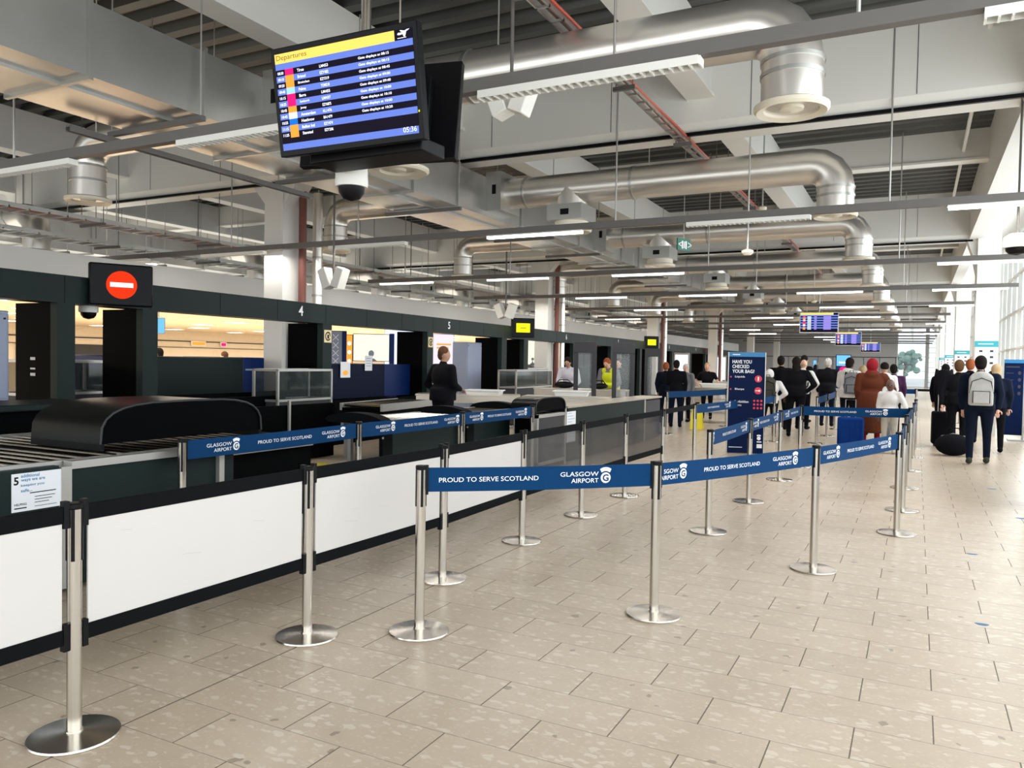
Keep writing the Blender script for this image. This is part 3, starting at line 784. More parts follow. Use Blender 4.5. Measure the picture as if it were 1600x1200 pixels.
def cabinet(label, x, Y, sx, sy, z0, z1, m='bluegrey'):
    t = gthing('metal_cabinet', label, 'cabinet', x, Y)
    gobj('body', MB().box(-sx/2, sx/2, -sy/2, sy/2, z0, z1), m, t, .015)
    gobj('door', MB().box(sx/2, sx/2+.012, -sy/2+.03, sy/2-.03, z0+.05, z1-.04), m, t, .004)
    k = MB()
    for q in (-1, 1): k.cbox((sx/2+.016, q*(sy/2-.06), z1-.09), (.012, .02, .02))
    gobjs('fixing', k, 'black', t)
    gobj('plinth', MB().box(-sx/2+.03, sx/2-.03, -sy/2+.03, sy/2-.03, 0, z0), 'black', t)
cabinet('tall blue grey metal cabinet at the left edge inside the first opening', -.4, 4.85, .5, .9, 1.0, 2.04)
cabinet('tall blue grey metal cabinet standing in lane five', -.5, 16.95, .4, .8, .05, 2.02)
# glass fronted cases
def case(label, x, Y, sx, sy, z0, z1, fill='caseglass'):
    t = gthing('framed_glass_case', label, 'case', x, Y)
    f_ = MB(); w_ = .035
    for a in (-sx/2, sx/2-w_):
        for b in (-sy/2, sy/2-w_): f_.box(a, a+w_, b, b+w_, 0, z1)
    for z in (z0, z1):
        for b in (-sy/2, sy/2-w_): f_.box(-sx/2, sx/2, b, b+w_, z-w_, z)
        for a in (-sx/2, sx/2-w_): f_.box(a, a+w_, -sy/2, sy/2, z-w_, z)
    gobj('frame', f_, 'alu', t)
    gobj('glass_pane', MB().box(sx/2-.02, sx/2-.014, -sy/2+.03, sy/2-.03, z0, z1-w_).box(-sx/2+.014, -sx/2+.02, -sy/2+.03, sy/2-.03, z0, z1-w_), fill, t)
    gobj('lower_panel', MB().box(-sx/2+.03, sx/2-.03, -sy/2+.02, sy/2-.02, .05, z0-w_), 'grey', t)
case('aluminium framed glass case with dark base at the end of lane four', .45, 9.4, .5, 1.3, .93, 1.39)
case('aluminium framed glass case seen through the narrow opening beside the no entry screen', -1.35, 6.7, .6, 1.3, 1.05, 1.48)
case('white framed glass case in lane five, right of the tall cabinet', .75, 17.8, .5, 2.3, .95, 1.36)
case('aluminium framed glass case in lane six behind the steel bench', -.5, 20.9, .5, 1.6, .9, 1.38)
# archway screens (walk-through detectors)
def arch(label, c, rz=0, wd=.50, h_=2.03, m='grey'):
    t = thing('scanner_screen', label, 'scanner', (c[0], c[1], 0), math.radians(rz)); e = .10
    gobj('frame', MB().box(-wd/2, wd/2, -.08, -.0, 0, .62).box(-wd/2, wd/2, -.08, 0, 1.78, h_).box(-wd/2, -wd/2+e, -.08, 0, .62, 1.78).box(wd/2-e, wd/2, -.08, 0, .62, 1.78), m, t, .01)
    gobj('glass_pane', MB().box(-wd/2+e, wd/2-e, -.05, -.04, .62, 1.78), 'glass', t)
arch('grey framed glass screen door between the two officers of lane six', (-6.5, 16.1), 23)
arch('grey framed glass screen door right of the officer in the yellow vest', (-5.86, 16.8), 20)
arch('grey framed glass screen door farther along, lane seven', (-7.18, 23.3), 16)
for i, (Y, lab) in enumerate(((36, 'pale lit panel beyond lane seven'), (46, 'pale lit panel far along the lanes, left of the blue question sign'))):
    t = gthing('lit_screen', lab, 'screen', .6, Y)
    gobj('frame', MB().box(-.35, .35, -.05, .05, 0, 2.1), 'alu', t)
    m = MB(); quad(m, -.30, .30, .7, 2.0, -.052); gobj('lit_face', m, 'e_pale', t)
# printed and lit panels inside, seen through the openings
def wpanel(name, label, c, wd, z0, h_, face, rz, frame='navy', hung=None):
    t = thing(name, label, 'poster', (c[0], c[1], 0), math.radians(rz))
    gobj('panel', MB().box(-wd/2, wd/2, -.02, .03, z0, z0+h_), frame, t)
    if face:
        m = MB(); quad(m, -wd/2+.015, wd/2-.015, z0+.015, z0+h_-.015, -.022); gobj('printed_face', m, face, t)
    if hung: gobj('suspension_rod', MB().box(-.01, .01, -.005, .005, z0+h_, hung), 'alu', t)
    else: gobj('stand', MB().box(-.04, .04, -.02, .02, 0, z0).box(-.2, .2, -.15, .15, 0, .02), 'alu', t)
    return t
for c, wd, z0, h_, rz, lab in (((-12.38, 16.14), .92, 1.50, .70, 38, 'cream backlit panel with a blue head outline behind the opening after lane four'), ((-11.77, 24.33), .42, 1.45, .88, 26, 'cream backlit panel with a blue head outline behind lane six')):
    t = wpanel('backlit_poster', lab, c, wd, z0, h_, 'e_cream', rz)
    q = .55 if wd < .5 else .85
    m = MB(); m.add([(-.0+.085*q*math.cos(a), -.024, z0+.20+.10*q*math.sin(a)) for a in (2*PI*k/24 for k in range(24))], [tuple(range(24))])
    quad(m, -.04*q, .04*q, z0+.06, z0+.13, -.024); m.add([(-.17*q, -.024, z0+.015), (.17*q, -.024, z0+.015), (.09*q, -.024, z0+.075), (-.09*q, -.024, z0+.075)], [(0, 1, 2, 3)])
    gobj('head_outline', m, 'bluegrey', t)
    if wd > .5: gobj('side_panel', MB().box(wd/2, wd/2+.12, -.02, .5, z0-.1, z0+h_+.02), 'navy', t)
t = wpanel('information_board', 'lattice patterned blue board at the left of the opening after lane four', (-12.47, 14.96), .38, 1.28, .95, 'bluegrey', 39)
m = MB()
for k in range(4):
    m.cbox((-.06, -.025, 1.50+k*.19), (.20, .002, .014), 0, .8); m.cbox((-.06, -.025, 1.50+k*.19), (.20, .002, .014), 0, -.8)
gobj('lattice_print', m, 'print', t); gobj('navy_edge', MB().box(.09, .20, -.03, -.021, 1.28, 2.23), 'navy', t)
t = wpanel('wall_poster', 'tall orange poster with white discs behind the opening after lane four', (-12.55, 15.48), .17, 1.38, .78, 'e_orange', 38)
m = MB()
for q in range(3): m.add([(.045*math.cos(a), -.024, 1.5+.22*q+.05*math.sin(a)) for a in (2*PI*k/16 for k in range(16))], [tuple(range(16))])
gobj('white_discs', m, 'e_white', t)
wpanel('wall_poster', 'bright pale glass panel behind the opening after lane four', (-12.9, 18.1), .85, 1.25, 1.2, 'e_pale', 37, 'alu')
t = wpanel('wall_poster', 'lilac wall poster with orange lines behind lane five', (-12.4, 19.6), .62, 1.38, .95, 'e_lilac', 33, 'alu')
m = MB(); quad(m, -.2, .22, 2.0, 2.05, -.024); quad(m, -.2, .15, 1.9, 1.95, -.024); gobj('orange_lines', m, 'e_orange', t)
wpanel('wall_poster', 'small blue sign hanging at the left of the lane four opening', (-13.77, 10.93), .24, 2.0, .33, 'e_cyan', 51, 'alu', 2.76)
# grey white inner column piece and wall posters on the back wall of the inner hall
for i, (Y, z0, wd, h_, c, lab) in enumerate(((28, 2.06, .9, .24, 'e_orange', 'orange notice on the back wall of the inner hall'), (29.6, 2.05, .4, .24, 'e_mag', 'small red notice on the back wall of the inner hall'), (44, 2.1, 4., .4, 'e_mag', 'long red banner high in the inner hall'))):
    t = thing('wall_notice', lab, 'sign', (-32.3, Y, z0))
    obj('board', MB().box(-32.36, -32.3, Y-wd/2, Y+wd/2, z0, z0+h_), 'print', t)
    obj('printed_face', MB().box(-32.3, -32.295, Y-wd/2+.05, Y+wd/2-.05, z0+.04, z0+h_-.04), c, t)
tag(obj('dark_window', MB().box(-32.35, -32.3, 19, 24, 1.2, 1.95), 'grey'), 'dark framed window strip on the back wall of the inner hall', 'window')

# ------------------------------------------------------------------ conveyors in front of the gantry
def conveyor(label, x0, x1, y0, y1, z, ang=0., hoods=(), panel='green', roll_axis='x', ribs=.11, legs=True, rr=.024):
    t = thing('roller_conveyor', label, 'conveyor', ((x0+x1)/2, (y0+y1)/2, 0), ang)
    a, b = (x1-x0)/2, (y1-y0)/2
    gobjs('side_rail', MB().box(a-.04, a, -b, b, z-.10, z+.01).box(-a, -a+.04, -b, b, z-.10, z+.01), 'alu', t)
    r = MB(); y = -b+.05
    while y < b-.02: r.tube([(-a+.04, y, z-.02), (a-.04, y, z-.02)], rr, 8); y += ribs
    gobjs('rollers', r, 'steel', t)
    gobj('skirt_panel', MB().box(a-.03, a-.01, -b+.02, b-.02, .14, z-.11), panel, t)
    gobj('under_tray', MB().box(-a+.04, a-.04, -b, b, z-.12, z-.06), 'reveal', t)
    if legs:
        for sx in (-1, 1):
            for sy in (-1, 1):
                gobj('leg', MB().box(sx*(a-.06)-.025, sx*(a-.06)+.025, sy*(b-.1)-.025, sy*(b-.1)+.025, 0, z-.15), 'alu', t)
    return t
def hood(label, x0, x1, y0, y1, z0, z1, m='hoodglass'):
    """curved tinted cover over a conveyor; arches across x"""
    t = thing('conveyor_hood', label, 'cover', ((x0+x1)/2, (y0+y1)/2, z0))
    pts = []; h_ = z1-z0
    n = 14
    for k in range(n+1):
        a = PI*k/n; ca, sa = math.cos(a), math.sin(a)
        pts.append((((y0+y1)/2)-(y1-y0)/2*math.copysign(abs(ca)**.55, ca), z0+h_*abs(sa)**.6))
    inner = [((p[0]-(y0+y1)/2)*.985+(y0+y1)/2, z0+(p[1]-z0)*.96) for p in pts]
    poly = pts+inner[::-1]
    n2 = len(pts); vs = [(x, a, b) for a, b in pts for x in (x0, x1)]+[(x, a, b) for a, b in inner for x in (x0, x1)]
    f_ = [(2*i, 2*i+2, 2*i+3, 2*i+1) for i in range(n2-1)]+[(2*n2+2*i, 2*n2+2*i+1, 2*n2+2*i+3, 2*n2+2*i+2) for i in range(n2-1)]
    mb_ = MB().add(vs, f_)
    for xx in (0, 1): mb_.f += [(2*i+xx, 2*i+2+xx, 2*n2+2*i+2+xx, 2*n2+2*i+xx) for i in range(n2-1)]
    obj('cover', mb_, m, t)
    e = MB().tube([(x1, a, b) for a, b in pts], .008, 6); obj('edge_strip', e, 'grey', t)
    if m == 'hoodglass': obj('end_pane', MB().prism([(a, b) for a, b in inner], 'x', x1-.02, x1-.012), 'reveal', t)
    objs('base_rail', MB().box(x0, x1, y0, y0+.03, z0-.05, z0).box(x0, x1, y1-.03, y1, z0-.05, z0), 'black', t)
    return t
# lane three tray table nearest the camera
conveyor('slatted roller table at the left edge with polished rails', -6.9, -4.95, 1.3, 3.55, .86, ribs=.125, panel='reveal', rr=.013)
conveyor('second slatted roller table behind the nearest one at the left', -6.9, -4.95, 3.62, 5.6, .86, ribs=.125, panel='reveal', rr=.013)
t = thing('tray_counter', 'dark cabinet with pale aluminium edge under the left rollers', 'counter', (-4.87, 3.6, 0))
obj('panel', MB().box(-4.93, -4.88, 3.20, 4.10, .05, .83), 'green', t)
obj('edge_strip', MB().box(-4.94, -4.85, 3.20, 4.10, .82, .87).box(-4.90, -4.85, 3.13, 3.20, .05, .84), 'alu', t)
obj('edge_strip', MB().box(-4.93, -4.86, 4.42, 4.47, .05, .82), 'alu', t)
obj('back_panel', MB().box(-4.94, -4.90, 4.10, 4.60, .05, .80), 'green', t)
t = thing('dark_counter', 'black counter side at the left edge carrying a white notice', 'counter', (-4.88, 2.2, 0))
obj('panel', MB().box(-4.93, -4.86, 1.2, 3.12, .05, .85), 'green', t)
# notice with five
t = thing('paper_notice', 'white notice headed with a large 5 on the black counter at left', 'notice', (-4.85, 2.985, .59))
obj('sheet', MB().box(-4.858, -4.854, 2.82, 3.14, .595, .83), 'paper', t)
m = MB(); put_text(m, '5', (-4.8535, 2.832, .76), (0, 1, 0), (0, 0, 1), height=.05, bold=.03)
put_text(m, 'HELPING', (-4.8535, 2.835, .632), (0, 1, 0), (0, 0, 1), width=.075, bold=.02); m.box(-4.8538, -4.8534, 2.835, 2.91, .613, .620)
m.box(-4.8538, -4.8534, 2.93, 3.095, .70, .706)
for q in range(3): m.box(-4.8538, -4.8534, 2.96, 3.09-.02*q, .675-.018*q, .679-.018*q)
m.box(-4.8538, -4.8534, 2.96, 3.10, .615, .618)
obj('dark_lettering', m, 'black', t)
m = MB()
for q, s in enumerate(('additional', 'ways we are', 'keeping you', 'safe...')): put_text(m, s, (-4.8535, 2.875, .803-.030*q), (0, 1, 0), (0, 0, 1), width=(.115, .15, .145, .07)[q], height=.020, bold=.02)
obj('blue_lettering', m, 'skyblue', t)
hood('large dark tinted dome cover over the left conveyor', -6.2, -5.35, 3.75, 5.35, .90, 1.20)
# black bench behind it
t = thing('dark_bench', 'black worktop standing below the first opening at left', 'counter', (-8.2, 4.7, 0))
obj('top', MB().box(-8.75, -7.9, 3.2, 5.6, .98, 1.05), 'green', t, bevel=.015)
obj('body', MB().box(-8.7, -8.0, 3.3, 5.5, 0, .97), 'reveal', t)
t = thing('dark_partition', 'tall black partition panels under the lane four opening', 'partition', (-8.4, 8.5, 0))
obj('panel', MB().box(-8.75, -8.70, 6.9, 9.2, .02, .98), 'reveal', t); obj('panel', MB().box(-8.3, -8.24, 7.6, 9.8, .02, .86), 'reveal', t)
obj('post', MB().box(-8.23, -8.2, 8.75, 8.79, .02, .93), 'alu', t)
# return line with black hood bands
conveyor('long roller return line with dark green side panels, lane four', -5.95, -5.3, 7.2, 8.80, .86, ribs=.09)
conveyor('roller return line with dark green side, middle section', -5.95, -5.3, 9.02, 10.26, .86, ribs=.09)
conveyor('roller return line, right section nearest the blue belts', -5.95, -5.3, 10.48, 12.2, .86, ribs=.09)
for x0, x1, a, b, lab in ((-6.0, -5.22, 7.0, 7.18, 'black curved hood band at the left end of the return line'), (-6.0, -5.22, 8.82, 9.0, 'black curved hood band in the middle of the return line'), (-6.0, -5.22, 10.28, 10.46, 'black curved hood band at the right of the return line')):
    t = thing('hood_band', lab, 'cover', ((x0+x1)/2, (a+b)/2, .0))
    pts = [(x0-.02+(x1-x0+.04)*k/16, .87+.09*math.sin(PI*min(1, k/16*1.02))**.5 if 0 < k < 16 else .87) for k in range(17)]
    poly = pts+[(x1+.03, .1), (x1-.02, .1), (x1-.03, .84), (x0+.03, .84)]
    obj('band', MB().prism(poly, 'y', a, b), 'dark', t)
    bt = MB()
    for z in (.2, .45, .7): bt.cbox((x1+.032, (a+b)/2-.1, z), (.01, .02, .02))
    objs('fixing', bt, 'alu', t)
conveyor('angled dark conveyor leading towards the gantry in lane four', -8.15, -7.4, 9.7, 11.6, .86, .15, panel='reveal')
# steel benches
def bench(label, c, ln, wd, z, ang, m='bench'):
    t = thing('steel_bench', label, 'bench', (c[0], c[1], 0), ang)
    gobj('top', MB().box(-ln/2, ln/2, -wd/2, wd/2, z-.03, z), m, t, .006)
    gobj('apron', MB().box(-ln/2+.02, ln/2-.02, -wd/2+.01, -wd/2+.03, z-.16, z-.03).box(-ln/2+.02, ln/2-.02, wd/2-.03, wd/2-.01, z-.16, z-.03), m, t)
    for a in (-1, 1):
        for b in (-1, 1): gobj('leg', MB().box(a*(ln/2-.08)-.03, a*(ln/2-.08)+.03, b*(wd/2-.06)-.03, b*(wd/2-.06)+.03, 0, z-.03), 'alu', t)
    gobj('shelf', MB().box(-ln/2+.1, ln/2-.1, -wd/2+.05, wd/2-.05, .28, .30), 'alu', t)
bench('long steel bench angled away in lane five beside the officer in black', (-7.7, 13.1), 2.0, .65, .92, math.radians(28))
bench('steel bench with pale top in front of lane six', (-6.1, 14.2), 1.7, .65, .90, math.radians(16))
bench('raised steel inspection bench under the officers of lane six', (-7.0, 17.15), 2.2, .6, .95, math.radians(10))
bench('steel bench with shelves beyond the far table', (-5.6, 25.5), 2.0, .7, .95, .1)
bench('steel bench far along the lanes, near lane seven', (-6.4, 29.5), 2.4, .7, .95, .1)
bench('far steel bench near the woman at the end table', (-4.9, 21.5), 1.8, .8, .95, 0)
# desk run
t = thing('lane_desk', 'long dark desk front with aluminium frame right of the blue belts', 'counter', (-4.8, 13, 0))
obj('panel', MB().box(-4.83, -4.79, 11.2, 15.0, .04, .86), 'green', t)
obj('panel', MB().box(-4.83, -4.79, 10.1, 11.0, .12, .76), 'grey', t)
obj('panel', MB().box(-4.83, -4.79, 15.1, 16.1, .04, .82), 'grey', t)
objs('frame', MB().box(-4.84, -4.77, 10.05, 11.05, .76, .81).box(-4.84, -4.77, 10.05, 11.05, .07, .12).box(-4.84, -4.77, 10.05, 10.1, 0, .81).box(-4.84, -4.77, 11.03, 11.10, 0, .86).box(-4.84, -4.77, 15.0, 15.06, 0, .86), 'alu', t)
obj('top', MB().box(-5.2, -4.75, 11.1, 16.1, .86, .89), 'bench', t)
obj('body', MB().box(-5.15, -4.84, 10.1, 16.0, .04, .75), 'reveal', t)
t = thing('paper_notice', 'white notice sheet taped to the lane desk front', 'notice', (-4.78, 11.4, .45))
obj('sheet', MB().box(-4.789, -4.785, 11.15, 11.5, .32, .80), 'paper', t)
m = MB()
for q in range(9): m.box(-4.7848, -4.7844, 11.18, 11.34+.12*((q*7) % 3)/2, .77-.045*q, .776-.045*q)
obj('print_lines', m, 'skyblue', t)
hood('small smoky cover over the near end of the lane desk', -5.15, -4.75, 9.95, 11.0, .86, 1.05)
# trays, bags and sheets on benches
for c, ang, lab, m, s in (((-7.45, 17.15), .3, 'black shoulder bag on the inspection bench before the officer in white', 'black', (.5, .3, .16)), ((-6.6, 17.2), .4, 'dark bag on the bench under the hands of the officer in the yellow vest', 'black', (.45, .3, .15))):
    t = thing('hand_bag', lab, 'bag', (c[0], c[1], .95), ang)
    gobj('body', MB().sphere((0, 0, s[2]/2), (s[0]/2, s[1]/2, s[2]/2), 20, 12), m, t)
    gobj('strap', MB().tube([(-s[0]*.4, 0, .1), (-.1, -.1, .2), (.1, -.1, .2), (s[0]*.4, 0, .1)], .012, 6), m, t)
    gobj('zip', MB().tube([(-s[0]*.3, -.02, s[2]*.93), (s[0]*.3, -.02, s[2]*.93)], .005, 6), 'alu', t)
for c, lab in (((-6.0, 14.2), 'pale plastic tray on the lane six bench'), ((-7.4, 13.2), 'pale plastic tray stacked by the inspection bench'), ((-4.9, 21.4), 'white tray on the far table')):
    t = thing('plastic_tray', lab, 'tray', (c[0], c[1], .9 if c[1] < 15 else .95), .3)
    gobj('tray', MB().prism([(-.3, 0), (.3, 0), (.34, .1), (-.34, .1)], 'y', -.22, .22), 'offwhite', t, .01)
    gobj('rim', MB().box(-.36, .36, -.24, -.22, .09, .11).box(-.36, .36, .22, .24, .09, .11).box(-.36, -.34, -.24, .24, .09, .11).box(.34, .36, -.24, .24, .09, .11), 'print', t)
# notices on the navy machine in the lane before five
for y, z, wd, h_, c, lab in ((11.25, 1.18, .17, .26, 'paper', 'white sheet on the navy scanner, left'), (11.85, 1.2, .3, .3, 'print', 'white card with an orange blob on the navy scanner'), (12.6, 1.33, .24, .3, 'paper', 'grey sheet hanging on the navy scanner, right')):
    t = gthing('paper_notice', lab, 'notice', -.4, y, z)
    gobj('sheet', MB().box(0, .006, -wd/2, wd/2, 0, h_), c, t)
    m = MB()
    if 'orange' in lab:
        m.add([(.007, .08*math.cos(a), .09+.05*math.sin(a)) for a in (2*PI*k/16 for k in range(16))], [tuple(range(16))]); gobj('orange_print', m, 'e_orange', t)
    else:
        for q in range(4): m.box(.0062, .0068, -wd*.35, wd*.3, h_*.8-q*.05, h_*.8-q*.05+.008)
        gobj('print_lines', m, 'grey', t)
M['deepnavy'] = mat('deep_navy_panel', (.0012, .005, .024), .5, spec=.1)
low(10.95, 13.2, .80, 1.46, 'deepnavy', -.46, -.42, 'navy_panel'); low(13.2, 14.18, .80, 1.46, 'navy', -.46, -.42, 'blue_panel')

# floor markings
t = thing('floor_sign', 'yellow and black sticker strip on the floor beyond the belts at left', 'floor sign', (-7.7, 8.95, 0))
obj('yellow_strip', MB().box(-8.0, -7.0, 8.85, 9.05, 0, .003), 'yellow', t)
obj('black_mark', MB().box(-7.62, -7.35, 8.91, 8.99, .003, .004), 'black', t)
tag(obj('floor_mat', MB().box(-7.9, -5.6, 5.6, 8.6, 0, .008), 'grey'), 'dark grey floor mat in front of the black partition', 'mat')
for x, y, a, b, lab in ((.40, 5.59, .035, .028, 'blue paint spot on the floor, the one nearest the camera'), (.46, 7.68, .04, .03, 'blue paint spot on the floor, level with the right belt posts'), (1.03, 9.82, .05, .04, 'blue paint spot on the floor by the right edge'), (.92, 12.03, .05, .04, 'faint blue paint spot on the floor before the man with the grey backpack')):
    pts = [(x+a*math.cos(q)*(1+.25*math.sin(3*q)), y+b*math.sin(q)*(1+.2*math.cos(2*q))) for q in (2*PI*k/18 for k in range(18))]
    tag(obj('paint_spot', MB().prism(pts, 'z', 0, .0015), 'stain'), lab, 'floor mark')

# ------------------------------------------------------------------ queue barriers
PH = .9636
st0 = None
def stanchion(x, y, label, grp='belt barrier posts', rz=0.):
    global st0
    if st0 is None:
        t = thing('barrier_post', label, 'barrier post', (0, 0, 0))
        obj('base_plate', MB().lathe((0, 0, 0), [(.172, 0), (.175, .006), (.172, .013), (.12, .017), (.034, .024), (.034, .03), (.0, .03)], 40), 'steel', t)
        obj('pole', MB().tube([(0, 0, .02), (0, 0, PH-.02)], .0285, 24), 'steel', t)
        obj('cap', MB().lathe((0, 0, PH-.025), [(.0295, 0), (.033, .004), (.033, .021), (.030, .025), (.0, .025)], 24), 'black', t)
        m = MB()
        for a in range(4):
            R_ = Matrix.Rotation(a*PI/2+PI/4, 3, 'Z')
            m.cbox(R_ @ Vector((.0285, 0, PH-.13)), (.006, .014, .21), a*PI/2+PI/4)
        obj('belt_slot', m, 'black', t)
        st0 = t
    else:
        t = copy_tree(st0)
    t.location = (x, y, 0); t.rotation_euler = (0, 0, rz); t['label'] = label; t['group'] = grp
    return t
A_, B_, D_, E_, F_, G_, H_ = (-3.03, 2.01), (-3.01, 3.37), (-2.98, 4.74), (-3.02, 6.09), (-3.02, 7.45), (-3.03, 8.82), (-3.0, 10.25)
C_, I_, J_, K_ = (-2.51, 3.75), (-1.42, 4.74), (-.67, 6.43), (-.13, 8.24)
L_, M_, N_, O_ = (-1.70, 7.36), (-1.68, 9.24), (-1.64, 11.24), (-1.59, 12.91)
S1, S2, S3, S4 = (-4.72, 3.95), (-4.74, 6.0), (-4.75, 7.95), (-4.73, 9.80)
Q_ = (-3.02, 12.02)
R1, R2, R3, R4, R5 = (-.10, 9.61), (-.10, 11.42), (-.06, 13.42), (-.02, 15.46), (0, 17.2)
T1, T2, T3 = (-4.95, 17.2), (-2.6, 16.9), (-4.3, 20.3)
gp = 'steel belt barrier posts'
for p, lab in ((A_, 'steel barrier post at bottom left, nearest to the camera'), (B_, 'steel barrier post between the two nearest full white panels'), (D_, 'steel barrier post in the white panel row, just behind the first blue belt post'), (E_, 'steel barrier post where the white panels end and clear ones start'),
               (F_, 'steel barrier post in the middle of the clear smoky panels'), (G_, 'steel barrier post before the last clear smoky panel'), (H_, 'steel barrier post at the far end of the clear panels'), (Q_, 'steel barrier post holding the black belt left of the yellow sign'),
               (C_, 'front steel post where the nearest blue belt starts'), (I_, 'front steel post in the middle of the nearest blue belts'), (J_, 'steel post between the second and third front blue belts'), (K_, 'steel post at the right end of the front blue belts'),
               (L_, 'post with a black box head starting the middle row of blue belts'), (M_, 'steel post in the middle row of blue belts, in front of the question sign'), (N_, 'steel post in the middle row before the white hooded person'), (O_, 'steel post where the cross belt before the queue begins'),
               (S1, 'steel post at the left end of the blue belts by the roller tables'), (S2, 'steel post between the first two left blue belts'), (S3, 'steel post between the second and third left blue belts'), (S4, 'steel post at the far end of the left blue belts by the desk'),
               (R1, 'first steel post right behind the right end post'), (R2, 'second steel post along the walkway edge'), (R3, 'third steel post along the walkway edge'), (R4, 'fourth steel post along the walkway edge'), (R5, 'fifth and farthest steel post along the walkway edge'),
               ((-1.78, 17.0), 'steel post among the queue, left of the royal blue suitcase'), ((-1.78, 19.0), 'steel post behind the first post among the queue'), ((-1.80, 21.2), 'farthest steel post among the queue legs'),
               ((0, 26), 'steel post of the far barrier across the walkway, in its middle'), ((-.95, 26), 'left steel post of the far barrier across the walkway'), ((1.12, 26), 'right steel post of the far barrier, behind the walking group'),
               ((-3.3, 20.9), 'steel post behind the question sign, right of the far table'),
               (T1, 'steel post left of the officer in black trousers'), (T2, 'steel post left of the blue question sign'), (T3, 'steel post right of the yellow wet floor sign')):
    stanchion(p[0], p[1], lab, gp)

def belt(a, b, label, protos=(), logos=(), z0=.81, z1=.95, far=False, lab2=None):
    a3, b3 = Vector((a[0], a[1], 0)), Vector((b[0], b[1], 0)); d = b3-a3; L = d.length; u = d/L; n = Vector((u.y, -u.x, 0))
    if n.y > 0 and abs(n.x) < .5: n = -n
    # printed side faces the camera side
    mid = (a3+b3)/2
    if n.dot(-mid) < 0: n = -n
    ux = u if (u.cross(Vector((0, 0, 1)))).dot(n) > 0 else -u
    t = thing('barrier_belt', label, 'barrier belt', tuple(mid), 0, 'blue printed queue belts')
    o = a3; s0, s1 = .03, L-.03
    W3 = Vector((0, 0, 1))
    mb_ = MB(); nseg = 10; th = n*.0012
    row = []
    for k in range(nseg+1):
        s = s0+(s1-s0)*k/nseg; sag = -.006*math.sin(PI*k/nseg)
        row.append((o+u*s+W3*sag))
    vs = []
    for p in row:
        for zz in (z0, z1):
            for sg in (1, -1): vs.append(p+W3*zz+th*sg)
    fs = []
    for k in range(nseg):
        q = 4*k
        fs += [(q, q+4, q+6, q+2), (q+1, q+3, q+7, q+5), (q+2, q+6, q+7, q+3), (q, q+1, q+5, q+4)]
    fs += [(0, 2, 3, 1), (4*nseg, 4*nseg+1, 4*nseg+3, 4*nseg+2)]
    obj('webbing', mb_.add(vs, fs), 'blue', t)
    cl = MB()
    for s, sg in ((.032, 1), (L-.032, -1)):
        p = o+u*s; cl.cbox(p+W3*((z0+z1)/2), (.018, .02, z1-z0+.03), math.atan2(u.y, u.x))
    objs('end_clip', cl, 'black', t)
    tw = MB(); tb = MB(); up = W3
    off = n*.0026
    left = (lambda s: o+u*s) if ux == u else (lambda s: o+u*s)
    def at(s): return o+u*s+off
    zc = (z0+z1)/2-.004
    for s, wd in protos:
        st = s if ux.dot(u) > 0 else s+wd
        put_text(tw, 'PROUD TO SERVE SCOTLAND', at(st)+W3*(zc-.0135), ux, up, width=wd, height=.027, bold=.002)
    for s, kind in logos:   # s = start of the words (or of the emblem for kind 'm')
        if kind == 'w':
            put_text(tw, 'GLASGOW', at(s)+W3*(zc+.004), ux, up, width=.245, height=.027, bold=.002)
            put_text(tw, 'AIRPORT', at(s+.07)+W3*(zc-.036), ux, up, width=.175, height=.027, bold=.002)
            s += .258
        elif kind == 'p':
            put_text(tw, 'SGOW', at(s)+W3*(zc+.004), ux, up, width=.14, height=.027, bold=.002)
            put_text(tw, 'AIRPORT', at(s-.03)+W3*(zc-.036), ux, up, width=.17, height=.027, bold=.002)
            s += .155
        logo_geo(tw, tb, at(s)+W3*(zc-.040), ux, up, .098, n)
    if tw.v: obj('lettering', tw, 'print', t)
    if tb.v: obj('emblem_letter', tb, 'blue', t)
    return t
belt(C_, I_, 'nearest blue belt between the two front posts, PROUD TO SERVE SCOTLAND', [(.103, .60)], [(.84, 'w')])
belt(I_, J_, 'second front blue belt, from the middle front post to the right', [(.469, .63)], [(.065, 'p'), (1.262, 'w')])
belt(J_, K_, 'third front blue belt ending at the right end post', [(.62, .60)], [(.13, 'w'), (1.33, 'w')])
belt(S1, S2, 'left blue belt in front of the black partition', [(.742, .64)], [(.22, 'w'), (1.52, 'w')])
belt(S2, S3, 'middle left blue belt before the return line', [(.762, .64)], [(.267, 'w'), (1.543, 'w')])
belt(S3, S4, 'right one of the left blue belts, ending at the lane desk', [(.60, .62)], [(.16, 'w'), (1.35, 'w')])
belt(L_, M_, 'blue belt in the middle row in front of the question sign', [(.5, .6)], [(.08, 'm'), (1.35, 'w')])
belt(M_, N_, 'blue belt in the middle row below the white hooded person', [(.55, .6)], [(.15, 'w'), (1.45, 'w')])
belt(N_, O_, 'slack blue belt in the middle row below the black coat', [(.8, .6)], [(.3, 'w')])
belt(O_, R3, 'blue cross belt in front of the queue and the brown coat', [(.2, .62)], [(.95, 'w')])
belt(K_, R1, 'short blue belt seen edge on behind the right end post')
belt(R1, R2, 'blue belt seen edge on along the walkway, second')
belt(R2, R3, 'blue belt seen edge on along the walkway, third')
belt(R3, R4, 'blue belt seen edge on along the walkway, fourth')
belt(R4, R5, 'blue belt seen edge on along the walkway, fifth')
belt(T1, T3, 'dark blue belt behind the legs of the officer in black')
belt((-3.02, 12.02), (-2.6, 16.9), 'blue belt beside the yellow wet floor sign', [(.6, .6)], [(1.5, 'w')])

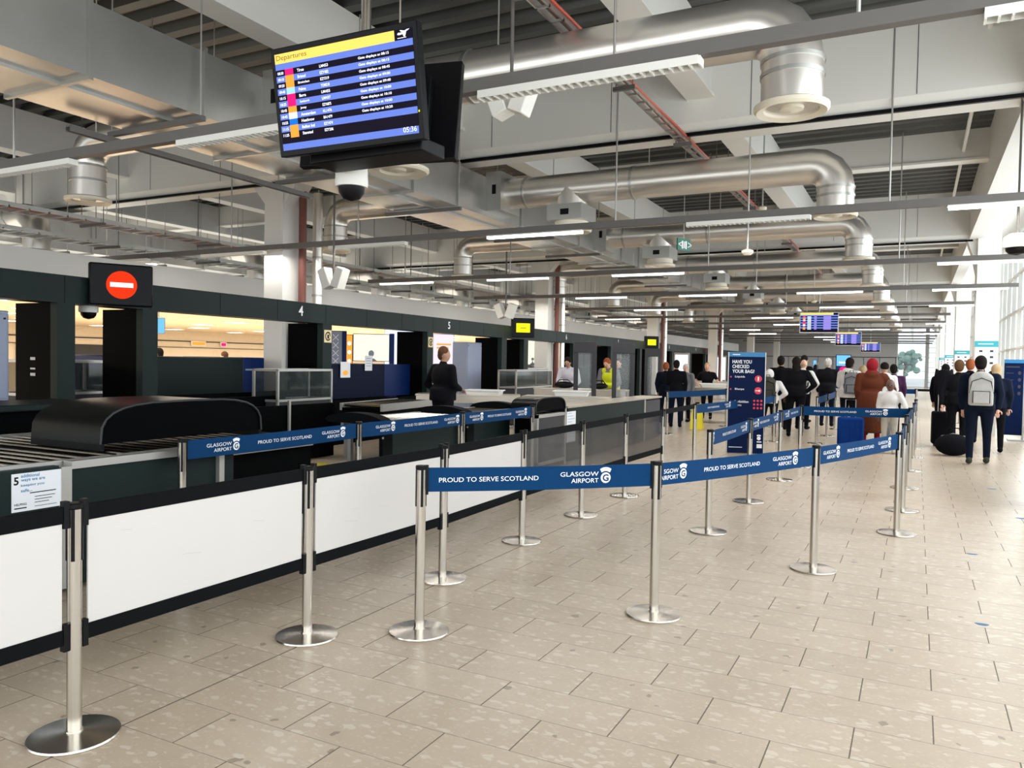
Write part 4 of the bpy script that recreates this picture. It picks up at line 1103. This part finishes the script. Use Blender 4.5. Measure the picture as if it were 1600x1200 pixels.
belt((-1.78, 17.0), (-1.78, 19.0), 'blue belt among the queue legs, nearest stretch')
belt((-1.78, 19.0), (-1.80, 21.2), 'blue belt among the queue legs, farther stretch')
belt((-.95, 26), (0, 26), 'far blue belt left of the walkway')
belt(T3, (-3.3, 20.9), 'far blue belt just left of the question sign')

def black_belt(a, b, label):
    a3, b3 = Vector((a[0], a[1], 0)), Vector((b[0], b[1], 0)); u = (b3-a3).normalized(); mid = (a3+b3)/2; L = (b3-a3).length
    o = obj('barrier_belt', MB().cbox((mid.x, mid.y, .925), (L-.07, .004, .07), math.atan2(u.y, u.x)), 'dark'); return tag(o, label, 'barrier belt')
black_belt((0, 26), (1.12, 26), 'plain black belt across the far walkway')
black_belt(H_, Q_, 'plain black belt continuing after the clear panels')

def banner(a, b, label, kind):
    a3, b3 = Vector((a[0], a[1], 0)), Vector((b[0], b[1], 0)); u = (b3-a3).normalized(); mid = (a3+b3)/2; L = (b3-a3).length; an = math.atan2(u.y, u.x)
    t = thing('barrier_banner', label, 'barrier panel', tuple(mid), an, 'panels in the near barrier row')
    gobj('top_rail', MB().box(-L/2+.035, L/2-.035, -.009, .009, .885, .953), 'dark', t, .003)
    gobj('bottom_rail', MB().box(-L/2+.035, L/2-.035, -.009, .009, .39, .455), 'dark', t, .003)
    if kind == 'white':
        gobj('panel', MB().box(-L/2+.055, L/2-.055, -.004, .004, .44, .90), 'banner', t)
        s = MB()
        for i in range(3):
            x = random.uniform(-.4, .4)*L; z = random.uniform(.5, .85); s.cbox((x, -.0045, z), (random.uniform(.05, .12), .0008, .0015), 0, .12)
        gobjs('scuff', s, 'alu', t)
    else:
        gobj('panel', MB().box(-L/2+.045, L/2-.045, -.003, .003, .44, .90), 'plexi', t)
    c = MB()
    for q in (-1, 1):
        for z in (.92, .42): c.box(q*(L/2-.04)-.012, q*(L/2-.04)+.012, -.014, .014, z-.055, z+.055)
    gobjs('end_clip', c, 'black', t)
A0 = (-3.05, .64)
banner(A0, A_, 'white barrier panel cut by the left edge of the photo', 'white')
banner(A_, B_, 'largest white barrier panel, between the two nearest left posts', 'white')
banner(B_, D_, 'second full white barrier panel, behind the front blue belt post', 'white')
banner(D_, E_, 'third white barrier panel, partly behind the blue belt', 'white')
banner(E_, F_, 'first clear smoky barrier panel after the white ones', 'clear')
banner(F_, G_, 'middle clear smoky barrier panel', 'clear')
banner(G_, H_, 'last clear smoky barrier panel', 'clear')

# ------------------------------------------------------------------ signs on the floor
t = thing('question_sign', 'tall navy sign asking HAVE YOU CHECKED YOUR BAG? with red discs', 'sign', (-2.70, 14.35, 0), math.radians(17))
gobj('board', MB().box(-.31, .31, -.04, .04, 0, 1.80), 'signblue', t)
gobj('edge_strip', MB().box(.31, .325, -.045, .045, 0, 1.80).box(-.325, -.31, -.045, .045, 0, 1.80), 'alu', t)
m = MB(); quad(m, -.31, .31, 1.72, 1.80, -.0415); gobj('header_band', m, 'skyblue', t)
m = MB()
for q, s in enumerate(('HAVE YOU', 'CHECKED', 'YOUR BAG?')): put_text(m, s, (-.25, -.042, 1.60-q*.085), (1, 0, 0), (0, 0, 1), height=.062, width=(.33, .29, .38)[q], bold=.02)
for q, s in enumerate(('Liquids', 'Sharps', 'Forbidden')):
    put_text(m, s, (-.20, -.042, 1.34-q*.22), (1, 0, 0), (0, 0, 1), height=.042, width=(.17, .16, .24)[q], bold=.01)
put_text(m, 'items', (-.20, -.042, .84), (1, 0, 0), (0, 0, 1), height=.038, width=.12)
quad(m, -.25, -.12, 1.75, 1.765, -.042)
quad(m, .20, .28, .20, .22, -.042); quad(m, -.28, -.05, .10, .11, -.042); quad(m, .2, .29, .10, .17, -.042)
logo_geo(m, MB(), (.20, -.042, .24), (1, 0, 0), (0, 0, 1), .1, (0, -1, 0))
gobj('lettering', m, 'print', t)
rd = M['red_print'] = mat('red_print', (.62, .02, .05), .45)
m = MB()
for z in (1.33, 1.12): m.add([(.20+.062*math.cos(a), -.042, z+.062*math.sin(a)) for a in (2*PI*k/24 for k in range(24))], [tuple(range(24))])
for i in range(3):
    for j in range(3): m.add([(.14+.06*i+.02*math.cos(a), -.042, .94-.065*j+.02*math.sin(a)) for a in (2*PI*k/12 for k in range(12))], [tuple(range(12))])
for q in range(3): m.add([(-.27+.015*math.cos(a), -.042, 1.36-q*.22+.015*math.sin(a)) for a in (2*PI*k/12 for k in range(12))], [tuple(range(12))])
gobjs('red_discs', m, 'red_print', t)
m = MB(); quad(m, .188, .212, 1.295, 1.365, -.043); m.cbox((.18, -.043, 1.12), (.05, .001, .012)); m.cbox((.22, -.043, 1.12), (.03, .001, .03))
gobj('white_pictogram', m, 'print', t)
# small screen sign on a stand in the queue
t = thing('queue_screen', 'small lit sign with a red disc rising behind the queue', 'sign', (-2.05, 26.5, 0), math.radians(10))
gobj('board', MB().box(-.22, .22, -.04, .04, .9, 1.95), 'navy', t); gobj('stand', MB().box(-.03, .03, -.03, .03, 0, .9).box(-.25, .25, -.2, .2, 0, .02), 'alu', t)
m = MB(); quad(m, -.2, .2, 1.6, 1.93, -.042); gobj('lit_face', m, 'e_cyan', t)
m = MB(); m.add([(.11*math.cos(a), -.043, 1.48+.1*math.sin(a)) for a in (2*PI*k/20 for k in range(20))], [tuple(range(20))]); gobj('red_disc', m, 'e_mag', t)
m = MB(); quad(m, -.13, .13, 1.68, 1.73, -.044); gobj('white_line', m, 'e_white', t)
# sign at the right on a folding stand
t = thing('notice_stand', 'tall dark navy display stand by the glazed wall, right of the walkers', 'sign', (1.93, 20.6, 0), math.radians(-3))
gobj('board', MB().box(-.20, .17, -.03, .03, .12, 1.80), 'signblue', t)
gobj('stand', MB().box(.17, .20, -.02, .02, .02, 1.82).box(-.1, .3, -.25, .25, .0, .03).cbox((.18, .1, .09), (.03, .03, .2), 0, 0, .4), 'alu', t)
m = MB(); quad(m, -.17, .09, 1.62, 1.65, -.0315)
m2 = MB(); quad(m2, -.20, .17, 1.72, 1.80, -.031); gobj('header_band', m2, 'skyblue', t)
for q in range(4): m.add([(.09+.03*math.cos(a), -.0315, 1.5-.15*q+.04*math.sin(a)) for a in (2*PI*k/14 for k in range(14))], [tuple(range(14))]); quad(m, -.16, -.02, 1.49-.15*q, 1.505-.15*q, -.0315)
gobj('lettering', m, 'grey', t)
# yellow wet floor sign
t = thing('wet_floor_sign', 'yellow folding wet floor sign standing among the far posts', 'sign', (-4.72, 19.0, 0), .1)
gobj('front_leaf', MB().add([(-.15, -.16, 0), (.15, -.16, 0), (.11, 0, .62), (-.11, 0, .62), (-.15, -.145, 0), (.15, -.145, 0), (.11, .012, .62), (-.11, .012, .62)], [(0, 1, 2, 3), (4, 7, 6, 5), (0, 4, 5, 1), (2, 6, 7, 3), (0, 3, 7, 4), (1, 5, 6, 2)]), 'yellow', t)
gobj('back_leaf', MB().add([(-.15, .16, 0), (.15, .16, 0), (.11, .015, .62), (-.11, .015, .62), (-.15, .145, 0), (.15, .145, 0), (.11, .0, .62), (-.11, .0, .62)], [(0, 3, 2, 1), (4, 5, 6, 7), (0, 1, 5, 4), (2, 3, 7, 6), (0, 4, 7, 3), (1, 2, 6, 5)]), 'yellow', t)
gobj('handle', MB().box(-.05, .05, -.01, .022, .61, .65), 'black', t)
# teal headed notices on the window columns
for k in range(1, 5):
    y = 10.78+11.3*k-.45
    t = thing('column_notice', 'teal headed white notice on the %s window side column' % ordn[k], 'notice', (1.44, y-.01, 1.75))
    obj('board', MB().box(1.22, 1.66, y-.014, y-.004, 1.60, 2.10), 'paper', t)
    obj('teal_header', MB().box(1.20, 1.68, y-.02, y-.004, 2.10, 2.24), 'teal', t)
    m = MB(); quad(m, 1.27, 1.58, 2.16, 2.18, y-.0212)
    obj('header_lettering', m, 'print', t)
    m = MB()
    for a in range(2):
        for b in range(3): m.cbox((1.33+a*.22, y-.0145, 2.0-.14*b), (.07, .001, .05))
    obj('dark_print', m, 'grey', t)

# ------------------------------------------------------------------ people
def cloth(name, col, rough=.9): return mat(name, col, rough, 0, .22, 7, .4, 40, spec=.12)
CM = dict(black=cloth('black_cloth', (.004, .004, .006)), navy=cloth('navy_cloth', (.004, .007, .018)), white=cloth('white_cloth', (.68, .66, .64)), lilac=cloth('pale_shirt_cloth', (.62, .60, .66)),
          grey=cloth('grey_cloth', (.16, .16, .17)), lgrey=cloth('light_grey_cloth', (.42, .41, .39)), rust=cloth('rust_quilted_cloth', (.085, .022, .010)), red=cloth('deep_red_cloth', (.22, .012, .02)),
          hivis=cloth('yellow_hi_vis_cloth', (.62, .68, .03)), olive=cloth('olive_cloth', (.045, .045, .035)), beige=cloth('beige_cloth', (.46, .42, .36)), purple=cloth('plum_cloth', (.06, .02, .06)), blue=cloth('royal_blue_shell', (.003, .03, .17)),
          h_dark=cloth('dark_hair', (.012, .009, .008)), h_brown=cloth('brown_hair', (.09, .045, .022)), h_blond=cloth('blond_hair', (.42, .30, .17)), h_grey=cloth('grey_hair', (.42, .40, .38)), h_red=cloth('auburn_hair', (.28, .08, .03)))
M.update({'c_'+k: v for k, v in CM.items()})

def remeshed(name, mb_, voxel, mt, parent, extra=None, smooth=3):
    me = bpy.data.meshes.new(name); me.from_pydata(mb_.v, [], mb_.f)
    o = bpy.data.objects.new(name, me); COL.objects.link(o)
    rm = o.modifiers.new('r', 'REMESH'); rm.mode = 'VOXEL'; rm.voxel_size = voxel; rm.use_smooth_shade = True
    sm = o.modifiers.new('s', 'SMOOTH'); sm.iterations = smooth; sm.factor = .5
    dg = bpy.context.evaluated_depsgraph_get(); m2 = bpy.data.meshes.new_from_object(o.evaluated_get(dg))
    bpy.data.objects.remove(o); bpy.data.meshes.remove(me)
    if extra and extra.v:
        bm = bmesh.new(); bm.from_mesh(m2); vs = [bm.verts.new(v) for v in extra.v]; bm.verts.ensure_lookup_table()
        for f_ in extra.f:
            try: bm.faces.new([vs[i] for i in f_])
            except ValueError: pass
        bmesh.ops.recalc_face_normals(bm, faces=bm.faces); bm.to_mesh(m2); bm.free()
    m2.materials.clear(); m2.materials.append(M[mt] if isinstance(mt, str) else mt)
    for p in m2.polygons: p.use_smooth = True; p.material_index = 0
    m2.name = name
    o = bpy.data.objects.new(name, m2); COL.objects.link(o); o.parent = parent
    return o
ARMS = {'down': ((.235, -.03, 1.14), (.235, .05, .90)), 'front': ((.235, .02, 1.16), (.12, .25, 1.08)), 'work': ((.25, .10, 1.15), (.12, .36, 1.03)), 'phone': ((.25, .10, 1.22), (.12, .28, 1.50)),
        'handle': ((.26, -.06, 1.14), (.27, -.12, .90)), 'out': ((.30, .06, 1.18), (.42, .24, 1.05)), 'hips': ((.34, -.04, 1.16), (.22, .06, 1.0)), 'back': ((.25, -.08, 1.14), (.25, -.16, .92))}
def person(label, x, y, face, h, skin='skin1', top='black', legs='black', hair='h_dark', style='short', arms=('down', 'down'), lean=0., stride=.0, cover='jacket', shoes='black', vest=None, headturn=0., build=1.14, longhair=False, eyes=False, voxel=.022, z=0., child=False):
    k = h/1.75
    t = thing('person', label, 'person', (x, y, z), math.radians(face))
    LM = Matrix.Rotation(-math.radians(lean), 3, 'X'); hip = Vector((0, 0, .93))
    hs = 1.22 if child else 1.
    def U(p):
        p = Vector(p); p = hip+LM @ (p-hip) if p.z > .93 else p
        return p*k
    def W(mb_, a, b, ra, rb): mb_.capsule(U(a), U(b), ra*k, rb*k)
    bw = build
    hc = Vector((0, .02+(.04 if lean > 10 else 0), 1.635)); HT = Matrix.Rotation(math.radians(headturn), 3, 'Z')
    def E3(mb_, c, r, extra=None): mb_.sphere(U(c), tuple(q*k for q in r), 18, 12, LM)
    # ---- body
    b = MB()
    E3(b, hc, (.077*hs, .096*hs, .118*hs)); E3(b, hc+HT @ Vector((0, .028, -.055)), (.055*hs, .062*hs, .065*hs))
    E3(b, hc+HT @ Vector((0, .10*hs, -.022)), (.013, .022, .022))
    for s in (-1, 1): E3(b, hc+HT @ Vector((s*.080*hs, -.005, -.01)), (.012, .02, .032))
    W(b, (0, -.005, 1.43), (0, .01, 1.56), .058, .052)
    E3(b, (0, 0, 1.28), (.155*bw, .10*bw, .20)); E3(b, (0, 0, 1.02), (.145*bw, .10*bw, .16)); W(b, (-.13, 0, 1.42), (.13, 0, 1.42), .055, .055)
    fing = MB(); jk = MB(); tr = MB(); sh = MB()
    armp = []
    for i, s in enumerate((-1, 1)):
        e, wst = ARMS[arms[i]]; S_ = Vector((s*.175*bw, 0, 1.415)); e = Vector((s*e[0]*(.5+.5*bw), e[1], e[2])); wst = Vector((s*wst[0], wst[1], wst[2]))
        W(b, S_, e, .045, .036); W(b, e, wst, .035, .024); armp.append((S_, e, wst, s))
        d = (wst-e).normalized(); pc = wst+d*.05
        W(b, wst, wst+d*.07, .024, .030)
        side = d.cross(Vector((0, 0, 1)) if abs(d.z) < .8 else Vector((0, 1, 0))).normalized()
        pn = side.cross(d).normalized()
        for j, ln in enumerate((.065, .078, .072, .055)):
            o_ = wst+d*.085+side*(.024-.016*j); c1 = o_+d*ln*.5; c2 = c1+(d*.8-pn*.6).normalized()*ln*.5
            fing.tube([U(o_), U(c1), U(c2)], [.0088*k, .0082*k, .006*k], 6)
        o_ = wst+d*.03+side*.028; fing.tube([U(o_), U(o_+side*.025+d*.025), U(o_+side*.03+d*.055-pn*.01)], [.011*k, .0098*k, .007*k], 6)
    feet = []
    for s in (-1, 1):
        st = stride*s
        H0 = Vector((s*.085*bw, 0, .92)); Kn = Vector((s*.095*bw, st*.5+.02, .49)); An = Vector((s*.10*bw, st-.01+(-.03 if st < 0 else 0), .085+(.03 if st < -.1 else 0)))
        W(b, H0, Kn, .075*bw, .05); W(b, Kn, An, .05, .034); W(b, An, An+Vector((0, .13, -.045)), .034, .028); feet.append((H0, Kn, An))
    bo = remeshed('body', b, voxel*k*.9, skin, t, fing)
    # ---- clothes
    if cover in ('jacket', 'coat', 'hoodie', 'shirt', 'tshirt'):
        puff = {'jacket': .022, 'coat': .034, 'hoodie': .026, 'shirt': .012, 'tshirt': .012}[cover]
        E3(jk, (0, -.005, 1.28), (.160*bw+puff, .105*bw+puff, .205)); E3(jk, (0, 0, 1.05), (.150*bw+puff, .108*bw+puff, .19)); W(jk, (-.145*bw, 0, 1.415), (.145*bw, 0, 1.415), .060+puff*.5, .060+puff*.5)
        W(jk, (0, -.01, 1.43), (0, 0, 1.49), .068, .062)
        if cover == 'coat':
            jk.tube([U((0, 0, 1.1)), U((0, 0, .95)), U((0, .0, .6)), U((0, 0, .30))], [.19*k*bw, .215*k*bw, .235*k*bw, .245*k*bw], 20)
            E3(jk, (0, -.08, 1.44), (.13, .08, .08))
        elif cover != 'tshirt' or True:
            jk.tube([U((0, 0, 1.1)), U((0, 0, .90))], [(.165*bw+puff)*k*.88, (.165*bw+puff)*k*.92], 20)
        if cover == 'hoodie' and style != 'hood': E3(jk, (0, -.09, 1.47), (.12, .07, .07))
        for S_, e, wst, s in armp:
            d = (wst-e).normalized()
            if cover == 'tshirt': W(jk, S_, S_+(e-S_)*.6, .058, .054)
            else:
                W(jk, S_, e, .056+puff*.7, .046+puff*.7); W(jk, e, wst-d*.01, .044+puff*.7, .034+puff*.5)
        remeshed({'coat': 'long_coat', 'hoodie': 'hooded_top', 'shirt': 'shirt', 'tshirt': 'short_sleeved_top'}.get(cover, 'jacket'), jk, voxel*k, 'c_'+top, t)
    for H0, Kn, An in feet:
        W(tr, H0+Vector((0, 0, .02)), Kn, .092*bw, .066); W(tr, Kn, An+Vector((0, 0, .03)), .066, .052)
        m = MB(); a = An
        sh.sphere(U(a+Vector((0, .06, -.03))), (.047*k, .135*k, .045*k), 14, 8); sh.sphere(U(a+Vector((0, -.02, -.01))), (.045*k, .06*k, .06*k), 12, 8)
    E3(tr, (0, 0, .95), (.155*bw, .115*bw, .11))
    remeshed('trousers', tr, voxel*k, 'c_'+legs, t)
    zmin = .0
    shv = [(v[0], v[1], max(v[2], .004)) for v in sh.v]; s2 = MB(); s2.v = shv; s2.f = sh.f
    obj('shoes', s2, 'c_'+shoes if 'c_'+shoes in M else shoes, t, world=False)
    # ---- hair
    hm = MB()
    if style in ('short', 'cropped'):
        g = .010 if style == 'short' else .005
        E3(hm, hc+HT @ Vector((0, -.018, .028)), (.080*hs+g, .090*hs+g, .100*hs+g)); E3(hm, hc+HT @ Vector((0, -.045, -.02)), (.072*hs+g, .058*hs+g, .085*hs))
    elif style == 'long':
        E3(hm, hc+HT @ Vector((0, -.018, .028)), (.095*hs, .102*hs, .108*hs)); E3(hm, hc+HT @ Vector((0, -.06, -.10)), (.088*hs, .055, .15))
    elif style == 'bun':
        E3(hm, hc+HT @ Vector((0, -.018, .028)), (.090, .100, .106)); E3(hm, hc+Vector((0, -.08, .09)), (.045, .045, .045))
    elif style == 'bald':
        E3(hm, hc+HT @ Vector((0, -.035, -.025)), (.082, .070, .05))
    elif style in ('hood', 'hijab'):
        E3(hm, hc+HT @ Vector((0, -.03, .01)), (.112, .118, .140)); E3(hm, hc+Vector((0, -.03, -.15)), (.13, .10, .07))
    elif style == 'cap':
        E3(hm, hc+HT @ Vector((0, -.012, .035)), (.090*hs, .104*hs, .10*hs)); hm.sphere(U(hc+HT @ Vector((0, .10, .03))), (.06*k, .07*k, .012*k), 14, 8, LM)
    nm = {'hood': 'hood', 'hijab': 'headscarf', 'cap': 'cap'}.get(style, 'hair')
    remeshed(nm, hm, .013*k, 'c_'+hair, t)
    if eyes:
        ey = MB(); mo = MB()
        for s in (-1, 1): ey.sphere(U(hc+HT @ Vector((s*.030*hs, .088*hs, -.005))), .011*k*hs, 8, 6)
        obj('eyes', ey, 'black', t, world=False)
        mo.sphere(U(hc+HT @ Vector((0, .085*hs, -.070*hs))), (.024*k, .010*k, .006*k), 8, 6); obj('mouth', mo, 'red_print', t, world=False)
    if vest:
        v = MB(); E3(v, (0, -.005, 1.27), (.160*bw+.032, .105*bw+.036, .20)); v.tube([U((0, 0, 1.15)), U((0, 0, .92))], [.185*k*bw, .19*k*bw], 20); W(v, (-.13, 0, 1.42), (.13, 0, 1.42), .075, .075)
        vo = remeshed('hi_vis_vest', v, voxel*k, 'c_'+vest, t)
        bd = MB(); bd.tube([U((0, 0, 1.06)), U((0, 0, 1.01))], [.197*k*bw, .197*k*bw], 24, False); obj('reflective_band', bd, 'alu', vo, world=False)
    return t
def backpack(label, x, y, z, face, m='lgrey', s=1.):
    t = thing('backpack', label, 'backpack', (x, y, z), math.radians(face))
    b = MB().box(-.155*s, .155*s, -.075*s, .08*s, -.24*s, .17*s).sphere((0, 0, .14*s), (.155*s, .085*s, .12*s), 20, 12)
    remeshed('bag_body', b, .02, 'c_'+m, t, None, 7)
    p = MB().box(-.11*s, .11*s, -.115*s, -.05*s, -.21*s, -.02*s); remeshed('front_pocket', p, .015, 'c_'+m, t, None, 5)
    obj('pocket_trim', MB().tube([(-.105*s, -.108*s, -.20*s), (-.105*s, -.112*s, -.03*s), (.105*s, -.112*s, -.03*s), (.105*s, -.108*s, -.20*s)], .007, 6), 'c_black', t, world=False)
    obj('grab_handle', MB().tube([(-.04*s, .02, .24*s), (-.03*s, .02, .29*s), (.03*s, .02, .29*s), (.04*s, .02, .24*s)], .008, 6), 'c_black', t, world=False)
    st = MB()
    for q in (-1, 1): st.tube([(q*.09*s, .05*s, .22*s), (q*.12*s, .13*s, .25*s), (q*.14*s, .22*s, .12*s), (q*.15*s, .16*s, -.10*s), (q*.13*s, .04*s, -.18*s)], .016*s, 6)
    obj('strap', st, 'c_black', t, world=False)
    zp = MB().tube([(-.15*s, -.06*s, -.06*s), (-.12*s, -.082*s, .11*s), (0, -.088*s, .16*s), (.12*s, -.082*s, .11*s), (.15*s, -.06*s, -.06*s)], .006, 6)
    obj('zip', zp, 'c_black', t, world=False)
def suitcase(label, x, y, face, m, w_=.42, d_=.26, h_=.62, handle=True):
    t = thing('suitcase', label, 'suitcase', (x, y, 0), math.radians(face))
    obj('shell', MB().box(-w_/2, w_/2, -d_/2, d_/2, .05, .05+h_), m, t, world=False, bevel=.04)
    r = MB()
    for q in range(5): r.box(-w_/2+.06+q*(w_-.12)/4-.008, -w_/2+.06+q*(w_-.12)/4+.008, -d_/2-.005, -d_/2, .12, h_)
    obj('ridge', r, m, t, world=False)
    wh = MB()
    for a in (-1, 1):
        for b in (-1, 1): wh.tube([(a*(w_/2-.06)-.012, b*(d_/2-.05), .026), (a*(w_/2-.06)+.012, b*(d_/2-.05), .026)], .026, 10)
    objs('wheels', wh, 'black', t, world=False)
    if handle:
        obj('pull_handle', MB().tube([(-.09, d_/2-.03, h_), (-.09, d_/2-.03, h_+.38), (.09, d_/2-.03, h_+.38), (.09, d_/2-.03, h_)], .008, 8), 'alu', t, world=False)

# staff
person('officer in black seen from behind, standing at the lane five bench', -6.80, 10.75, -22, 1.78, 'skin3', 'black', 'black', 'h_brown', 'cropped', ('hips', 'front'), headturn=-30, build=1.3)
person('officer in a white shirt bending over a bag at lane six', -7.6, 17.85, 190, 1.74, 'skin3', 'lilac', 'black', 'h_dark', 'short', ('work', 'work'), lean=20, cover='shirt', eyes=True)
person('officer in a yellow hi-vis vest leaning over the inspection bench', -6.55, 17.95, 178, 1.74, 'skin1', 'grey', 'navy', 'h_red', 'short', ('work', 'work'), lean=22, vest='hivis', eyes=True)
person('person in dark clothes half hidden behind the hi-vis officer', -6.72, 18.9, 180, 1.68, 'skin1', 'black', 'black', 'h_dark', 'short', ('down', 'down'), eyes=True)
person('officer in black shirt and navy trousers with back to camera, before the far table', -5.27, 19.05, 10, 1.66, 'skin1', 'black', 'navy', 'h_dark', 'cropped', ('front', 'down'), cover='shirt')
person('person in navy left of the officer in black at the far table', -5.9, 20.3, 5, 1.60, 'skin1', 'navy', 'navy', 'h_red', 'short')
person('face seen over the shoulder of the officer in black', -5.55, 21.0, 170, 1.57, 'skin1', 'grey', 'black', 'h_grey', 'short', eyes=True)
person('blond officer in black short sleeves at the far table', -5.32, 22.5, 190, 1.62, 'skin1', 'black', 'black', 'h_blond', 'bun', ('out', 'hips'), lean=8, cover='tshirt', eyes=True)
# the queue
person('short person in a white hooded top wearing an olive backpack', -2.84, 17.7, 5, 1.47, 'skin1', 'white', 'black', 'white', 'hood', ('hips', 'hips'), cover='hoodie', build=1.4)
backpack('olive backpack worn by the person in the white hooded top', -2.83, 17.45, 1.08, 5, 'olive', 1.0)
person('person in a long black hooded coat in the queue', -2.36, 18.2, 8, 1.76, 'skin2', 'black', 'black', 'h_dark', 'long', ('down', 'hips'), cover='jacket', build=1.25)
person('dark haired person in black behind the long black coat', -2.95, 20.0, 5, 1.80, 'skin3', 'black', 'black', 'h_dark', 'short', build=1.22)
person('balding man in a white top with a black backpack', -2.49, 20.5, -15, 1.73, 'skin1', 'white', 'black', 'h_blond', 'bald', ('down', 'hips'), cover='hoodie')
backpack('black backpack on the balding man in white', -2.56, 20.26, 1.20, -15, 'black', 1.05)
person('dark haired person holding up a phone in the queue', -2.78, 23.0, -35, 1.86, 'skin3', 'black', 'black', 'h_dark', 'short', ('down', 'phone'))
t = thing('phone', 'blue lit phone held up in the queue', 'phone', (-2.52, 23.2, 1.66), math.radians(-20)); gobj('case', MB().box(-.05, .05, -.006, .006, -.09, .09), 'black', t); m = MB(); quad(m, -.045, .045, -.08, .08, -.0065); gobj('display', m, 'e_cyan', t)
person('grey haired person in a black coat in the queue', -2.07, 22.0, -5, 1.78, 'skin1', 'black', 'navy', 'h_grey', 'short', ('down', 'front'), build=1.22)
person('man in a white hooded top with a grey bag, before the grey haired person', -1.30, 18.5, -30, 1.76, 'skin2', 'white', 'black', 'h_dark', 'short', ('front', 'hips'), cover='hoodie', build=1.18)
backpack('black and grey backpack on the man in the white hooded top', -1.24, 18.25, 1.22, 5, 'grey', .95)
person('short blond person between the white hooded top and the brown coat', -1.10, 19.6, 20, 1.60, 'skin1', 'beige', 'black', 'h_blond', 'bun')
person('person in a red headscarf and long rust brown quilted coat', -.78, 16.9, 10, 1.72, 'skin2', 'rust', 'red', 'red', 'hijab', ('down', 'hips'), cover='coat', build=1.25)
person('person in a dark cap and white top behind the rust coat', -.60, 18.1, 20, 1.67, 'skin3', 'white', 'grey', 'h_dark', 'cap', ('down', 'front'), cover='hoodie')
person('child in a pale top facing the camera, arm out over the belt', -.42, 15.9, 175, 1.34, 'skin2', 'white', 'beige', 'h_dark', 'bun', ('out', 'down'), cover='hoodie', eyes=True, child=True, shoes='beige')
person('person in plum behind the child at the walkway edge', -.48, 20.2, 10, 1.64, 'skin2', 'purple', 'black', 'h_dark', 'short')
suitcase('royal blue hard suitcase standing in the queue beside the rust coat', -1.10, 16.3, 8, 'c_blue', .46, .26, .56)
# walkers on the right
person('man in navy walking away with a grey backpack', .93, 15.0, 0, 1.78, 'skin1', 'navy', 'navy', 'h_dark', 'short', ('down', 'back'), stride=.10, build=1.28, voxel=.02, shoes='olive')
backpack('light grey backpack on the walking man at right', .93, 14.76, 1.25, 0, 'lgrey', 1.12)
person('man in black walking left of the grey backpack', .72, 17.3, -5, 1.73, 'skin1', 'black', 'black', 'h_brown', 'short', ('handle', 'down'), stride=-.08, build=1.22)
person('auburn haired walker behind the man with the grey backpack', 1.0, 19.2, 0, 1.77, 'skin1', 'black', 'black', 'h_red', 'short', stride=.05)
person('blond walker at the right of the group', 1.32, 17.2, 0, 1.66, 'skin1', 'navy', 'black', 'h_blond', 'long', stride=.06)
person('walker in black at the left rear of the group', .55, 19.4, 0, 1.66, 'skin3', 'black', 'black', 'h_dark', 'short', build=1.22)
backpack('bulky black backpack on the walker at the left of the group', .52, 19.1, 1.25, 0, 'black', 1.2)
suitcase('black wheeled suitcase left of the walking group', .50, 18.0, 5, 'c_black', .42, .28, .66)
t = thing('holdall', 'black holdall at ankle height beside the walking man', 'bag', (.62, 16.2, .12), .1)
gobj('bag_body', MB().sphere((0, 0, .08), (.3, .18, .2), 20, 12), 'c_black', t); gobj('handle', MB().tube([(-.15, 0, .25), (-.08, 0, .38), (.08, 0, .38), (.15, 0, .25)], .012, 6), 'c_black', t); gobj('zip', MB().tube([(-.2, 0, .235), (0, 0, .285), (.2, 0, .235)], .006, 6), 'alu', t)
# heads inside the inner hall
for i, (Y, x, h, hr, lab) in enumerate(((9.8, -3.6, 1.66, 'h_brown', 'person inside the inner hall seen through the narrow opening'), (12.6, -6.2, 1.72, 'h_dark', 'person inside the inner hall at the left of the wide opening'), (15.0, -6.6, 1.68, 'h_brown', 'person inside the inner hall at the middle of the wide opening'), (16.2, -5.0, 1.74, 'h_red', 'person inside the inner hall beside the white column'), (19.5, -3.2, 1.68, 'h_dark', 'officer seated inside lane five behind the tall cabinet'))):
    q = Vector((-8.778, 0, 0))+Matrix.Rotation(A, 3, 'Z') @ Vector((x, gy(Y), 0))
    person(lab, q.x, q.y, 120, h, 'skin1', 'black', 'black', hr, 'short', voxel=.03)
